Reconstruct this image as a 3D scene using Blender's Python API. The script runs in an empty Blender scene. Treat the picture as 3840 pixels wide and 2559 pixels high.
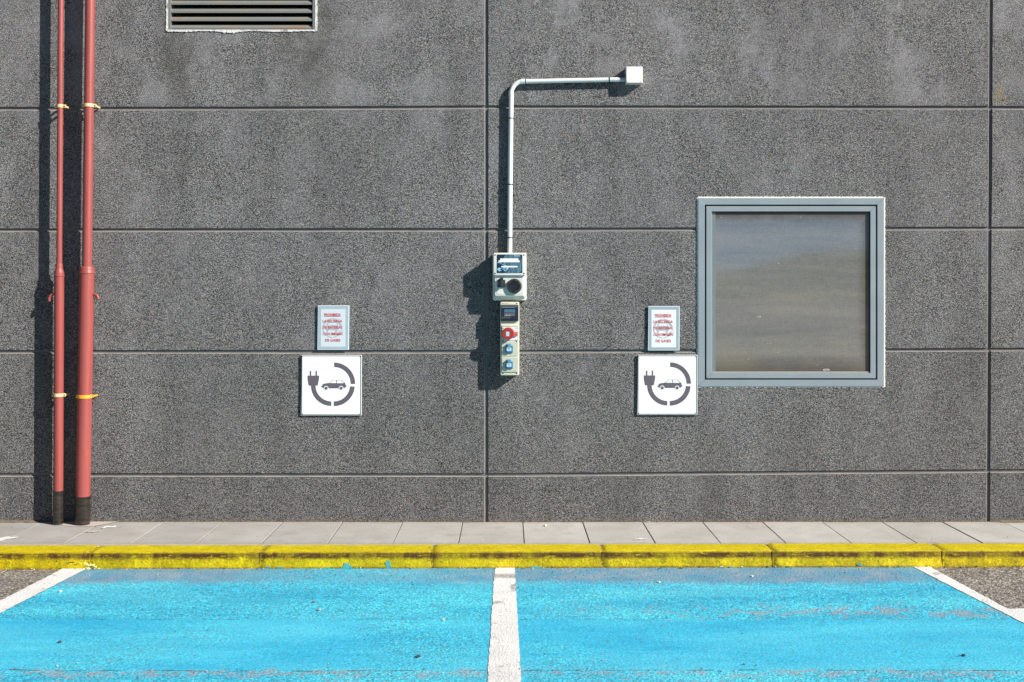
import bpy, bmesh, math, random
from mathutils import Vector, Matrix
from mathutils import noise as mnoise

# ------------------------------------------------------------------ camera / world / sun / exposure
SC = bpy.context.scene
COL = SC.collection
F, D, VX, VY, H = 3934.0, 7.0, 1905.0, 1110.0, 1.509      # focal length in photo pixels, wall distance, vanishing point, eye height
S0 = F / D                                                # photo pixels per metre on the wall
ROAD = -0.102

cd = bpy.data.cameras.new('camera'); cam = bpy.data.objects.new('camera', cd); COL.objects.link(cam)
cam.location = (0, -D, H); cam.rotation_euler = (math.radians(90), 0, 0)
cd.sensor_fit = 'HORIZONTAL'; cd.sensor_width = 36.0; cd.lens = 36.0 * F / 3840.0
cd.shift_x = (1920 - VX) / 3840.0; cd.shift_y = -(1279.5 - VY) / 3840.0
cd.clip_start = 0.1; cd.clip_end = 3000
SC.camera = cam

SUNV = Vector((-1.75, 1.0, -1.25)).normalized()           # direction in which sunlight travels
ELEV = math.asin(-SUNV.z); AZ = math.atan2(-SUNV.x, -SUNV.y)
world = bpy.data.worlds.new('World'); SC.world = world; world.use_nodes = True
wn = world.node_tree; wn.nodes.clear()
wo = wn.nodes.new('ShaderNodeOutputWorld'); wb = wn.nodes.new('ShaderNodeBackground'); sky = wn.nodes.new('ShaderNodeTexSky')
sky.sky_type = 'NISHITA'; sky.sun_disc = False; sky.sun_elevation = ELEV; sky.sun_rotation = AZ
sky.altitude = 2500; sky.air_density = 0.5; sky.dust_density = 0.15; sky.ozone_density = 1.5
wb.inputs['Strength'].default_value = 0.05
wn.links.new(sky.outputs[0], wb.inputs['Color']); wn.links.new(wb.outputs[0], wo.inputs['Surface'])
sd = bpy.data.lights.new('sun', 'SUN'); sun = bpy.data.objects.new('sun', sd); COL.objects.link(sun)
sd.energy = 5.0; sd.angle = math.radians(0.5); sd.color = (1.0, 0.955, 0.89)
sun.rotation_euler = SUNV.to_track_quat('-Z', 'Y').to_euler(); sun.location = (8, -6, 8)
SC.view_settings.view_transform = 'Standard'; SC.view_settings.look = 'None'
SC.view_settings.exposure = 0.75; SC.view_settings.gamma = 1.0
SC.render.resolution_x = 1024; SC.render.resolution_y = 682

# ------------------------------------------------------------------ helpers
R = random.Random(7)
def P(px, py, d=0.0):
    s = F / (D - d)
    return ((px - VX) / s, H - (py - VY) / s)
def G(px, py, z=ROAD):
    s = (py - VY) / (H - z)
    return ((px - VX) / s, -(D - F / s))
def srgb(r, g, b):
    f = lambda c: (c/255/12.92) if c/255 <= 0.04045 else ((c/255+0.055)/1.055)**2.4
    return (f(r), f(g), f(b), 1.0)

def rr(x0, z0, x1, z1, r=0.0, n=5):
    if x0 > x1: x0, x1 = x1, x0
    if z0 > z1: z0, z1 = z1, z0
    if r <= 0: return [(x0, z0), (x1, z0), (x1, z1), (x0, z1)]
    out = []
    for cx, cz, a0 in ((x1-r, z0+r, -90), (x1-r, z1-r, 0), (x0+r, z1-r, 90), (x0+r, z0+r, 180)):
        for i in range(n+1):
            a = math.radians(a0 + 90*i/n); out.append((cx + r*math.cos(a), cz + r*math.sin(a)))
    return out
def rpx(x0, y0, x1, y1, d, r=0.0, n=5):
    a = P(x0, y0, d); b = P(x1, y1, d)
    return rr(a[0], a[1], b[0], b[1], r, n)
def circ(cx, cz, r, n=32, a0=0.0):
    return [(cx + r*math.cos(a0+2*math.pi*i/n), cz + r*math.sin(a0+2*math.pi*i/n)) for i in range(n)]
def sector(cx, cz, ro, ri, a0, a1, n=24):
    A = [math.radians(a0 + (a1-a0)*i/n) for i in range(n+1)]
    return [(cx+ro*math.cos(a), cz+ro*math.sin(a)) for a in A] + [(cx+ri*math.cos(a), cz+ri*math.sin(a)) for a in reversed(A)]

class MB:
    def __init__(self): self.bm = bmesh.new()
    def _merge(self, t, mat=0, smooth=False, keepmat=False):
        bmesh.ops.recalc_face_normals(t, faces=t.faces[:])
        vm = {v: self.bm.verts.new(v.co) for v in t.verts}
        for f in t.faces:
            try: nf = self.bm.faces.new([vm[v] for v in f.verts])
            except ValueError: continue
            nf.material_index = f.material_index if keepmat else mat
            nf.smooth = smooth
        t.free()
    def prism(self, poly, d0, d1, bev=0.0, seg=2, mat=0, smooth=False):
        """polygon in the wall plane, extruded from depth d0 to d1 (towards the viewer)"""
        t = bmesh.new()
        a = [t.verts.new((x, -d0, z)) for x, z in poly]; b = [t.verts.new((x, -d1, z)) for x, z in poly]
        n = len(poly)
        t.faces.new(a); t.faces.new(b)
        for i in range(n): t.faces.new((a[i], a[(i+1) % n], b[(i+1) % n], b[i]))
        if bev > 0:
            bs = set(b); ed = [e for e in t.edges if e.verts[0] in bs and e.verts[1] in bs]
            bmesh.ops.recalc_face_normals(t, faces=t.faces[:])
            bmesh.ops.bevel(t, geom=ed, offset=bev, segments=seg, profile=0.5, affect='EDGES', clamp_overlap=True)
        self._merge(t, mat, smooth)
    def flat(self, poly3, mat=0):
        vs = [self.bm.verts.new(p) for p in poly3]; f = self.bm.faces.new(vs); f.material_index = mat
        return f
    def slab(self, poly, z0, z1, bev=0.0, mat=0, seg=2):
        """polygon in the ground plane, from height z0 to z1"""
        t = bmesh.new()
        a = [t.verts.new((x, y, z0)) for x, y in poly]; b = [t.verts.new((x, y, z1)) for x, y in poly]
        n = len(poly); t.faces.new(a); t.faces.new(b)
        for i in range(n): t.faces.new((a[i], a[(i+1) % n], b[(i+1) % n], b[i]))
        if bev > 0:
            bs = set(b); ed = [e for e in t.edges if e.verts[0] in bs and e.verts[1] in bs]
            bmesh.ops.recalc_face_normals(t, faces=t.faces[:])
            bmesh.ops.bevel(t, geom=ed, offset=bev, segments=seg, profile=0.5, affect='EDGES', clamp_overlap=True)
        self._merge(t, mat)
    def lathe(self, prof, origin, axis='y', n=40, mat=0, smooth=True, sx=1.0):
        """prof: (radius, along). axis 'y' = towards the viewer, 'z' = up"""
        t = bmesh.new(); rings = []
        for r, h in prof:
            if r < 1e-6:
                c = (origin[0], origin[1]-h, origin[2]) if axis == 'y' else (origin[0], origin[1], origin[2]+h)
                rings.append([t.verts.new(c)]); continue
            ring = []
            for i in range(n):
                a = 2*math.pi*i/n; u, v = r*math.cos(a)*sx, r*math.sin(a)
                ring.append(t.verts.new((origin[0]+u, origin[1]-h, origin[2]+v) if axis == 'y' else (origin[0]+u, origin[1]+v, origin[2]+h)))
            rings.append(ring)
        for a, b in zip(rings, rings[1:]):
            for i in range(n):
                j = (i+1) % n
                if len(a) == 1 and len(b) == 1: continue
                if len(a) == 1: t.faces.new((a[0], b[i], b[j]))
                elif len(b) == 1: t.faces.new((a[i], a[j], b[0]))
                else: t.faces.new((a[i], a[j], b[j], b[i]))
        self._merge(t, mat, smooth)
    def tube(self, pts, rad, n=20, mat=0, cap=True):
        t = bmesh.new(); pts = [Vector(p) for p in pts]; rings = []; up = None
        for i, p in enumerate(pts):
            a = pts[max(i-1, 0)]; b = pts[min(i+1, len(pts)-1)]; tg = (b-a).normalized()
            if up is None:
                up = Vector((0, 1, 0)) if abs(tg.y) < 0.9 else Vector((1, 0, 0))
            e1 = (up - tg*up.dot(tg)).normalized(); e2 = tg.cross(e1); up = e1
            r = rad[i] if isinstance(rad, (list, tuple)) else rad
            rings.append([t.verts.new(p + e1*r*math.cos(2*math.pi*k/n) + e2*r*math.sin(2*math.pi*k/n)) for k in range(n)])
        for a, b in zip(rings, rings[1:]):
            for i in range(n): t.faces.new((a[i], a[(i+1) % n], b[(i+1) % n], b[i]))
        if cap: t.faces.new(rings[0]); t.faces.new(rings[-1])
        self._merge(t, mat, True)
    def blob(self, c, r, seed, mat=0, sub=1, flat=0.7, amp=0.35):
        t = bmesh.new(); bmesh.ops.create_icosphere(t, subdivisions=sub, radius=1.0)
        q = random.Random(seed); ang = q.uniform(0, 6.28); st = q.uniform(0.7, 1.35)
        for v in t.verts:
            k = 1 + amp*mnoise.noise(v.co*1.3 + Vector((seed*3.1, 0, 0)))
            x, y, z = v.co*k*r; x *= st
            v.co = (c[0]+x*math.cos(ang)-y*math.sin(ang), c[1]+x*math.sin(ang)+y*math.cos(ang), c[2]+z*flat)
        self._merge(t, mat, False)
    def text(self, s, box, d0, d1, mat=0, bold=0.0, squeeze=True):
        """text scaled to the box (x0,z0,x1,z1), standing between depth d0 and d1"""
        cu = bpy.data.curves.new('txt', 'FONT'); cu.body = s; cu.size = 1.0; cu.offset = bold; cu.resolution_u = 4
        o = bpy.data.objects.new('txt', cu); COL.objects.link(o)
        dg = bpy.context.evaluated_depsgraph_get(); me = bpy.data.meshes.new_from_object(o.evaluated_get(dg))
        xs = [v.co.x for v in me.vertices]; ys = [v.co.y for v in me.vertices]
        x0, x1, y0, y1 = min(xs), max(xs), min(ys), max(ys)
        kx = (box[2]-box[0])/(x1-x0); ky = (box[3]-box[1])/(y1-y0)
        t = bmesh.new(); t.from_mesh(me)
        for v in t.verts: v.co = (box[0]+(v.co.x-x0)*kx, -d1, box[1]+(v.co.y-y0)*ky)
        for f in t.faces:
            f.normal_update()
            if f.normal.y > 0: f.normal_flip()
        vm = {v: self.bm.verts.new(v.co) for v in t.verts}
        for f in t.faces:
            nf = self.bm.faces.new([vm[v] for v in f.verts]); nf.material_index = mat
        t.free(); bpy.data.objects.remove(o); bpy.data.curves.remove(cu); bpy.data.meshes.remove(me)
    def build(self, name, mats, parent=None, sharp=None):
        if not isinstance(mats, (list, tuple)): mats = [mats]
        me = bpy.data.meshes.new(name); off = Vector((0, 0, 0)); q = parent
        while q is not None: off += q.location; q = q.parent
        for v in self.bm.verts: v.co -= off
        self.bm.to_mesh(me); self.bm.free()
        for m in mats: me.materials.append(m)
        if sharp or any(p.use_smooth for p in me.polygons):
            sharp = sharp or 45
            me.set_sharp_from_angle(angle=math.radians(sharp))
        o = bpy.data.objects.new(name, me); COL.objects.link(o)
        if parent is not None: o.parent = parent
        return o

def thing(name, label, cat, loc=(0, 0, 0), group=None):
    o = bpy.data.objects.new(name, None); COL.objects.link(o); o.empty_display_size = 0.1
    o.location = loc; o['label'] = label; o['category'] = cat
    if group: o['group'] = group
    return o
def tag(o, label, cat, group=None):
    o['label'] = label; o['category'] = cat
    if group: o['group'] = group
    return o
def struct(o, kind='structure'):
    o['kind'] = kind; return o

# ------------------------------------------------------------------ materials
class NT:
    def __init__(self, name):
        self.m = bpy.data.materials.new(name); self.m.use_nodes = True
        self.t = self.m.node_tree; self.b = self.t.nodes['Principled BSDF']; self.pos = None
    def n(self, typ, **kw):
        nd = self.t.nodes.new(typ)
        for k, v in kw.items(): setattr(nd, k, v)
        return nd
    def l(self, a, b): self.t.links.new(a, b)
    def P(self):
        if self.pos is None: self.pos = self.n('ShaderNodeNewGeometry').outputs['Position']
        return self.pos
    def val(self, sock, v):
        if hasattr(v, 'is_linked') or hasattr(v, 'links'): self.l(v, sock)
        else: sock.default_value = v
    def math(self, op, a, b=0.0, c=0.0, clamp=False):
        nd = self.n('ShaderNodeMath', operation=op); nd.use_clamp = clamp
        self.val(nd.inputs[0], a); self.val(nd.inputs[1], b); self.val(nd.inputs[2], c)
        return nd.outputs[0]
    def map(self, vec=None, scale=(1, 1, 1), loc=(0, 0, 0)):
        nd = self.n('ShaderNodeMapping'); self.l(vec or self.P(), nd.inputs[0])
        nd.inputs['Scale'].default_value = scale; nd.inputs['Location'].default_value = loc
        return nd.outputs[0]
    def noise(self, scale, detail=3.0, rough=0.55, vec=None, col=False, dist=0.0):
        nd = self.n('ShaderNodeTexNoise'); self.l(vec or self.P(), nd.inputs['Vector'])
        nd.inputs['Scale'].default_value = scale; nd.inputs['Detail'].default_value = detail
        nd.inputs['Roughness'].default_value = rough; nd.inputs['Distortion'].default_value = dist
        return nd.outputs['Color' if col else 'Fac']
    def vor(self, scale, feature='F1', vec=None, out='Distance', rnd=1.0):
        nd = self.n('ShaderNodeTexVoronoi', feature=feature); self.l(vec or self.P(), nd.inputs['Vector'])
        nd.inputs['Scale'].default_value = scale; nd.inputs['Randomness'].default_value = rnd
        return nd.outputs[out]
    def ramp(self, fac, stops, interp='LINEAR'):
        nd = self.n('ShaderNodeValToRGB'); cr = nd.color_ramp; cr.interpolation = interp
        while len(cr.elements) > 1: cr.elements.remove(cr.elements[-1])
        for i, (p, c) in enumerate(stops):
            if not isinstance(c, (tuple, list)): c = (c, c, c, 1)
            if len(c) == 3: c = (*c, 1)
            e = cr.elements[0] if i == 0 else cr.elements.new(p)
            e.position = p; e.color = c
        self.val(nd.inputs[0], fac); return nd.outputs[0]
    def step(self, fac, a, b): return self.math('MULTIPLY_ADD', fac, 1/(b-a), -a/(b-a), clamp=True)
    def mix(self, fac, a, b, mode='MIX'):
        nd = self.n('ShaderNodeMix', data_type='RGBA', blend_type=mode)
        self.val(nd.inputs[0], fac); self.val(nd.inputs[6], a); self.val(nd.inputs[7], b)
        return nd.outputs[2]
    def sep(self, v=None):
        nd = self.n('ShaderNodeSeparateXYZ'); self.l(v or self.P(), nd.inputs[0]); return nd.outputs
    def bump(self, h, dist=0.002, strength=1.0, prev=None):
        nd = self.n('ShaderNodeBump'); self.l(h, nd.inputs['Height'])
        nd.inputs['Distance'].default_value = dist; nd.inputs['Strength'].default_value = strength
        if prev is not None: self.l(prev, nd.inputs['Normal'])
        return nd.outputs[0]
    def out(self, col=None, rough=None, normal=None, metal=None, spec=None):
        if col is not None: self.val(self.b.inputs['Base Color'], col)
        if rough is not None: self.val(self.b.inputs['Roughness'], rough)
        if normal is not None: self.l(normal, self.b.inputs['Normal'])
        if metal is not None: self.b.inputs['Metallic'].default_value = metal
        if spec is not None: self.b.inputs['Specular IOR Level'].default_value = spec
        return self.m

def rgb(r, g, b): return (r, g, b, 1.0)
def grey(v): return (v, v, v, 1.0)

def plain(name, col, rough=0.5, var=0.12, scale=25, bump=0.0, bscale=200, metal=0.0, spec=0.5, dirt=None):
    m = NT(name); n = m.noise(scale, 4, 0.6)
    k = m.math('MULTIPLY_ADD', n, var*2, 1-var)
    nd = m.n('ShaderNodeVectorMath', operation='SCALE'); nd.inputs[0].default_value = col[:3]; m.l(k, nd.inputs['Scale'])
    c = nd.outputs[0]
    if dirt:
        msk = m.step(m.noise(dirt[1], 5, 0.65), dirt[2], dirt[2]+0.12)
        c = m.mix(m.math('MULTIPLY', msk, dirt[3]), c, dirt[0])
    nr = m.bump(m.noise(bscale, 3), bump, 1.0) if bump else None
    return m.out(c, m.math('MULTIPLY_ADD', n, 0.2, rough-0.1), nr, metal, spec)

def mat_aggregate():
    m = NT('exposed_aggregate')
    big = m.noise(1.3, 4, 0.6); mid = m.noise(7, 4, 0.6)
    w = m.n('ShaderNodeVectorMath', operation='ADD'); m.l(m.P(), w.inputs[0])
    nc = m.noise(60, 2, 0.5, col=True); sc = m.n('ShaderNodeVectorMath', operation='SCALE'); m.l(nc, sc.inputs[0]); sc.inputs['Scale'].default_value = 0.009
    m.l(sc.outputs[0], w.inputs[1]); vec = w.outputs[0]
    cellc = m.vor(200, 'F1', vec, 'Color'); dist = m.vor(200, 'F1', vec, 'Distance')
    s = m.n('ShaderNodeSeparateColor'); m.l(cellc, s.inputs[0])
    base = m.ramp(s.outputs[0], [(0.0, rgb(.07, .072, .077)), (0.2, rgb(.150, .157, .166)), (0.45, rgb(.21, .222, .238)), (0.62, rgb(.265, .277, .293)),
                                 (0.80, rgb(.315, .322, .330)), (0.93, rgb(.42, .42, .42)), (0.985, rgb(.40, .31, .23)), (1.0, rgb(.55, .54, .52))])
    tint = m.ramp(s.outputs[1], [(0.0, rgb(.86, .91, .97)), (0.5, rgb(.97, .94, .90)), (1.0, rgb(1.04, .94, .84))])
    base = m.mix(1.0, base, tint, 'MULTIPLY')
    gap = m.ramp(dist, [(0.0, grey(1.0)), (0.42, grey(0.95)), (0.62, grey(0.30)), (0.8, grey(.12))])  # small shadows between the pebbles, put into the colour
    base = m.mix(1.0, base, gap, 'MULTIPLY')
    # cement film left on the stones in cloudy patches, with a shape of its own
    film = m.step(m.math('ADD', m.math('MULTIPLY', big, 0.7), m.math('MULTIPLY', mid, 0.3)), 0.46, 0.72)
    zz = m.sep()[2]; up = m.ramp(m.math('MULTIPLY', zz, 1/3.6), [(0.0, grey(.25)), (.45, grey(.5)), (.78, grey(.6)), (.80, grey(1)), (1, grey(1))])
    film = m.math('MULTIPLY', film, up)
    film2 = m.math('MULTIPLY', m.step(m.noise(3.1, 6, 0.7, vec=m.map(scale=(1, 1, .8), loc=(2, 0, 6))), 0.50, 0.66), up)
    base = m.mix(m.math('MULTIPLY', film, 0.6), base, rgb(.222, .216, .222))
    base = m.mix(m.math('MULTIPLY', film2, 0.58), base, rgb(.285, .278, .288))
    rowtone = m.ramp(m.math('MULTIPLY', zz, 1/3.6), [(0.0, grey(.84)), (.088, grey(.84)), (.094, grey(.90)), (.315, grey(.92)), (.32, grey(.96)), (.77, grey(.98)), (.78, grey(1.04))])
    base = m.mix(1.0, base, rowtone, 'MULTIPLY')
    # dark weathering streaks running down
    st = m.noise(1.0, 5, 0.65, vec=m.map(scale=(3.4, 3.4, 0.75), loc=(3, 0, 1)))
    tone = m.ramp(st, [(0.28, grey(0.80)), (0.5, grey(1.05)), (0.72, grey(1.28))])
    base = m.mix(1.0, base, tone, 'MULTIPLY')
    xyz = m.sep()
    # green-grey water stain under the corners of the louvre
    def spot(x, z, rx, rz):
        a = m.math('POWER', m.math('MULTIPLY', m.math('SUBTRACT', xyz[0], x), 1/rx), 2)
        b = m.math('POWER', m.math('MULTIPLY', m.math('SUBTRACT', xyz[2], z), 1/rz), 2)
        return m.math('SUBTRACT', 1.0, m.math('SQRT', m.math('ADD', a, b)), clamp=True)
    s1 = m.math('ADD', spot(P(655, 0)[0], P(0, 150)[1], .16, .45), spot(P(1170, 0)[0], P(0, 150)[1], .26, .45), clamp=True)
    s1 = m.math('MULTIPLY', m.step(s1, 0.0, 0.6), m.step(m.noise(9, 4, 0.7), 0.35, 0.62))
    base = m.mix(m.math('MULTIPLY', s1, 0.62), base, rgb(.062, .060, .045))
    # ochre seep over the rusty anchor hole
    s2 = m.math('MULTIPLY', m.step(m.math('ADD', spot(P(3750, 0)[0], P(0, 350)[1], .035, .10), spot(P(3742, 0)[0], P(0, 362)[1], .05, .035), clamp=True), 0.0, 0.5), m.step(m.noise(110, 2, 0.6), 0.42, 0.6))
    base = m.mix(m.math('MULTIPLY', s2, 0.8), base, rgb(.26, .19, .07))
    # soil splash at the foot
    low = m.step(m.math('ADD', xyz[2], m.math('MULTIPLY', m.noise(10, 4, 0.7), 0.05)), 0.055, 0.02)
    base = m.mix(m.math('MULTIPLY', low, 0.45), base, rgb(.20, .15, .10))
    h = m.ramp(dist, [(0.0, grey(1.0)), (0.3, grey(.85)), (0.6, grey(.35)), (0.9, grey(0))])
    hh = m.math('MULTIPLY', h, m.math('MULTIPLY_ADD', s.outputs[2], 0.6, 0.55))
    nr = m.bump(hh, 0.0045, 1.0)
    nr = m.bump(mid, 0.006, 0.5, nr)
    return m.out(base, 0.82, nr, spec=0.35)

def mat_mortar(name, col, col2):
    m = NT(name); n = m.noise(6, 5, 0.65)
    c = m.mix(m.step(n, 0.38, 0.62), col, col2)
    g = m.noise(150, 3, 0.6); c = m.mix(1.0, c, m.ramp(g, [(0.3, grey(.8)), (0.7, grey(1.15))]), 'MULTIPLY')
    return m.out(c, 0.9, m.bump(m.noise(90, 4), 0.0015, 1.0), spec=0.2)

def mat_slab():
    m = NT('pavement_concrete'); xyz = m.sep()
    idx = m.math('FLOOR', m.math('MULTIPLY_ADD', xyz[0], 2.5, -0.245+50))
    wn_ = m.n('ShaderNodeTexWhiteNoise', noise_dimensions='1D'); m.l(idx, wn_.inputs['W'])
    n = m.noise(3, 5, 0.6); f = m.noise(220, 3, 0.7)
    c = m.mix(m.step(n, 0.35, 0.7), rgb(.39, .375, .345), rgb(.475, .460, .432))
    c = m.mix(1.0, c, m.ramp(wn_.outputs[0], [(0, grey(.93)), (1, grey(1.05))]), 'MULTIPLY')
    c = m.mix(1.0, c, m.ramp(f, [(0.28, grey(.74)), (0.5, grey(1.0)), (0.75, grey(1.12))]), 'MULTIPLY')
    # left end duller
    c = m.mix(1.0, c, m.ramp(m.math('MULTIPLY_ADD', xyz[0], 0.16, 0.5), [(0.0, rgb(.82, .82, .83)), (0.45, grey(.98)), (1, grey(1.03))]), 'MULTIPLY')
    stn = m.step(m.noise(4.5, 6, 0.75, vec=m.map(scale=(1, 1.6, 1), loc=(4, 2, 0))), 0.53, 0.66)
    c = m.mix(m.math('MULTIPLY', stn, 0.45), c, rgb(.27, .245, .215))
    c = m.mix(m.math('MULTIPLY', m.step(m.noise(38, 5, 0.8, vec=m.map(scale=(.5, 1, 1))), 0.62, 0.70), 0.35), c, rgb(.20, .18, .16))
    sp = m.vor(33, 'F1', out='Distance'); spr = m.step(sp, 0.075, 0.05)
    c = m.mix(m.math('MULTIPLY', spr, m.step(m.noise(5, 2), 0.45, 0.6)), c, rgb(.12, .09, .07))
    # sandy soil along the wall foot and along the front edge
    foot = m.step(m.math('ADD', xyz[1], m.math('MULTIPLY', m.noise(14, 5, 0.7), 0.07)), -0.005, 0.035)
    c = m.mix(m.math('MULTIPLY', foot, 0.7), c, rgb(.33, .26, .19))
    fr = m.step(m.math('ADD', xyz[1], m.math('MULTIPLY', m.noise(30, 5, 0.7), 0.05)), -0.545, -0.575)
    c = m.mix(m.math('MULTIPLY', fr, 0.5), c, rgb(.22, .19, .16))
    return m.out(c, 0.85, m.bump(f, 0.0012, 0.8), spec=0.25)

def mat_kerb():
    m = NT('yellow_painted_kerb')
    tc = m.n('ShaderNodeTexCoord').outputs['Object']; xyz = m.sep(tc)
    yel = m.mix(m.noise(8, 4, 0.6, vec=tc), rgb(.84, .66, .0), rgb(.70, .57, .0))
    fine = m.noise(130, 4, 0.7, vec=tc); cl = m.noise(9, 6, 0.7, vec=tc); cl2 = m.noise(2.2, 4, 0.6, vec=tc)
    onface = m.step(xyz[1], 0.018, 0.008)
    # olive film over most of the face
    g1 = m.step(m.math('ADD', m.math('MULTIPLY', cl, 0.6), m.math('MULTIPLY', fine, 0.45)), 0.40, 0.56)
    c = m.mix(m.math('MULTIPLY', g1, m.math('MULTIPLY_ADD', onface, 0.42, 0.38)), yel, rgb(.30, .24, .0))
    tp = m.math('MULTIPLY', m.math('SUBTRACT', 1.0, onface), m.step(m.noise(18, 6, 0.75, vec=m.map(tc, (.5, 1, 1), (9, 0, 0))), 0.36, 0.60))
    c = m.mix(m.math('MULTIPLY', tp, 0.5), c, rgb(.34, .27, .0))
    c = m.mix(1.0, c, m.ramp(m.noise(52, 6, 0.8, vec=tc), [(.32, grey(.50)), (.45, grey(.95)), (.56, grey(1.02)), (.68, grey(1.25))]), 'MULTIPLY')
    # clean bright patches on the lower face
    cln = m.math('MULTIPLY', m.step(cl2, 0.50, 0.62), m.step(xyz[2], -0.035, -0.055))
    c = m.mix(m.math('MULTIPLY', m.math('MULTIPLY', m.math('MULTIPLY', cln, onface), m.step(m.noise(40, 5, 0.75, vec=tc), .38, .55)), 0.8), c, rgb(.80, .64, .01))
    # brown grime line under the nose
    bz = m.math('ABSOLUTE', m.math('ADD', xyz[2], m.math('MULTIPLY_ADD', cl, 0.020, 0.014)))
    line = m.step(bz, 0.026, 0.010)
    wid = m.step(m.noise(3.2, 5, 0.65, vec=m.map(tc, (1, .1, .1), (2.3, 0, 0))), 0.34, 0.52)
    gr = m.math('MULTIPLY', m.math('MULTIPLY', line, wid), m.step(m.noise(45, 5, 0.75, vec=m.map(tc, (.45, 1, 1.6))), 0.32, 0.46))
    c = m.mix(m.math('MULTIPLY', gr, m.math('MULTIPLY', onface, 0.98)), c, rgb(.070, .026, .005))
    chp = m.step(m.noise(13, 7, 0.8, vec=m.map(tc, (.7, 1, 1), (1, 5, 3))), 0.655, 0.68)
    c = m.mix(m.math('MULTIPLY', chp, 0.8), c, rgb(.33, .29, .16))
    # thin continuous dark line
    ln = m.step(m.math('ABSOLUTE', m.math('ADD', xyz[2], m.math('MULTIPLY_ADD', m.noise(5, 3, vec=tc), 0.004, 0.0125))), 0.0022, 0.0008)
    c = m.mix(m.math('MULTIPLY', m.math('MULTIPLY', ln, onface), 0.6), c, rgb(.10, .045, .01))
    # specks and grime at the foot
    spk = m.math('MULTIPLY', m.step(m.noise(75, 5, 0.8, vec=tc), 0.56, 0.63), m.step(m.noise(5, 3, 0.6, vec=tc), 0.36, 0.52))
    c = m.mix(m.math('MULTIPLY', spk, 0.9), c, rgb(.11, .055, .01))
    ft = m.math('MULTIPLY', m.step(m.math('ADD', xyz[2], m.math('MULTIPLY', m.noise(26, 5, 0.75, vec=tc), -0.03)), -0.100, -0.114), m.step(m.noise(2.4, 4, 0.6, vec=m.map(tc, loc=(7, 1, 0))), 0.34, 0.46))
    c = m.mix(m.math('MULTIPLY', ft, 0.85), c, rgb(.12, .06, .012))
    # orange scuffs
    org = m.math('MULTIPLY', m.step(m.noise(6, 5, 0.7, vec=m.map(tc, loc=(4, 2, 9))), 0.62, 0.70), onface)
    c = m.mix(m.math('MULTIPLY', org, 0.6), c, rgb(.62, .24, .01))
    # dirt in and beside the joints between stones
    ph = m.math('ABSOLUTE', m.math('SUBTRACT', m.math('FRACT', m.math('MULTIPLY_ADD', m.math('ADD', xyz[0], m.math('MULTIPLY', cl, 0.03)), 1/1.010, 10.5-(-.449+.015)/1.010)), 0.5))
    jt = m.math('MULTIPLY', m.step(ph, 0.045, 0.004), m.step(m.noise(50, 5, 0.8, vec=tc), 0.44, 0.58))
    c = m.mix(m.math('MULTIPLY', jt, 0.85), c, rgb(.10, .05, .012))
    nr = m.bump(cl, 0.010, 0.8); nr = m.bump(m.noise(52, 6, 0.8, vec=tc), 0.006, 1.0, nr)
    return m.out(c, 0.7, nr, spec=0.3)

def stones_bump(m, fine=1.0):
    v1 = m.vor(95, 'SMOOTH_F1'); v2 = m.noise(260, 3, 0.7)
    return v1, v2

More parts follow.
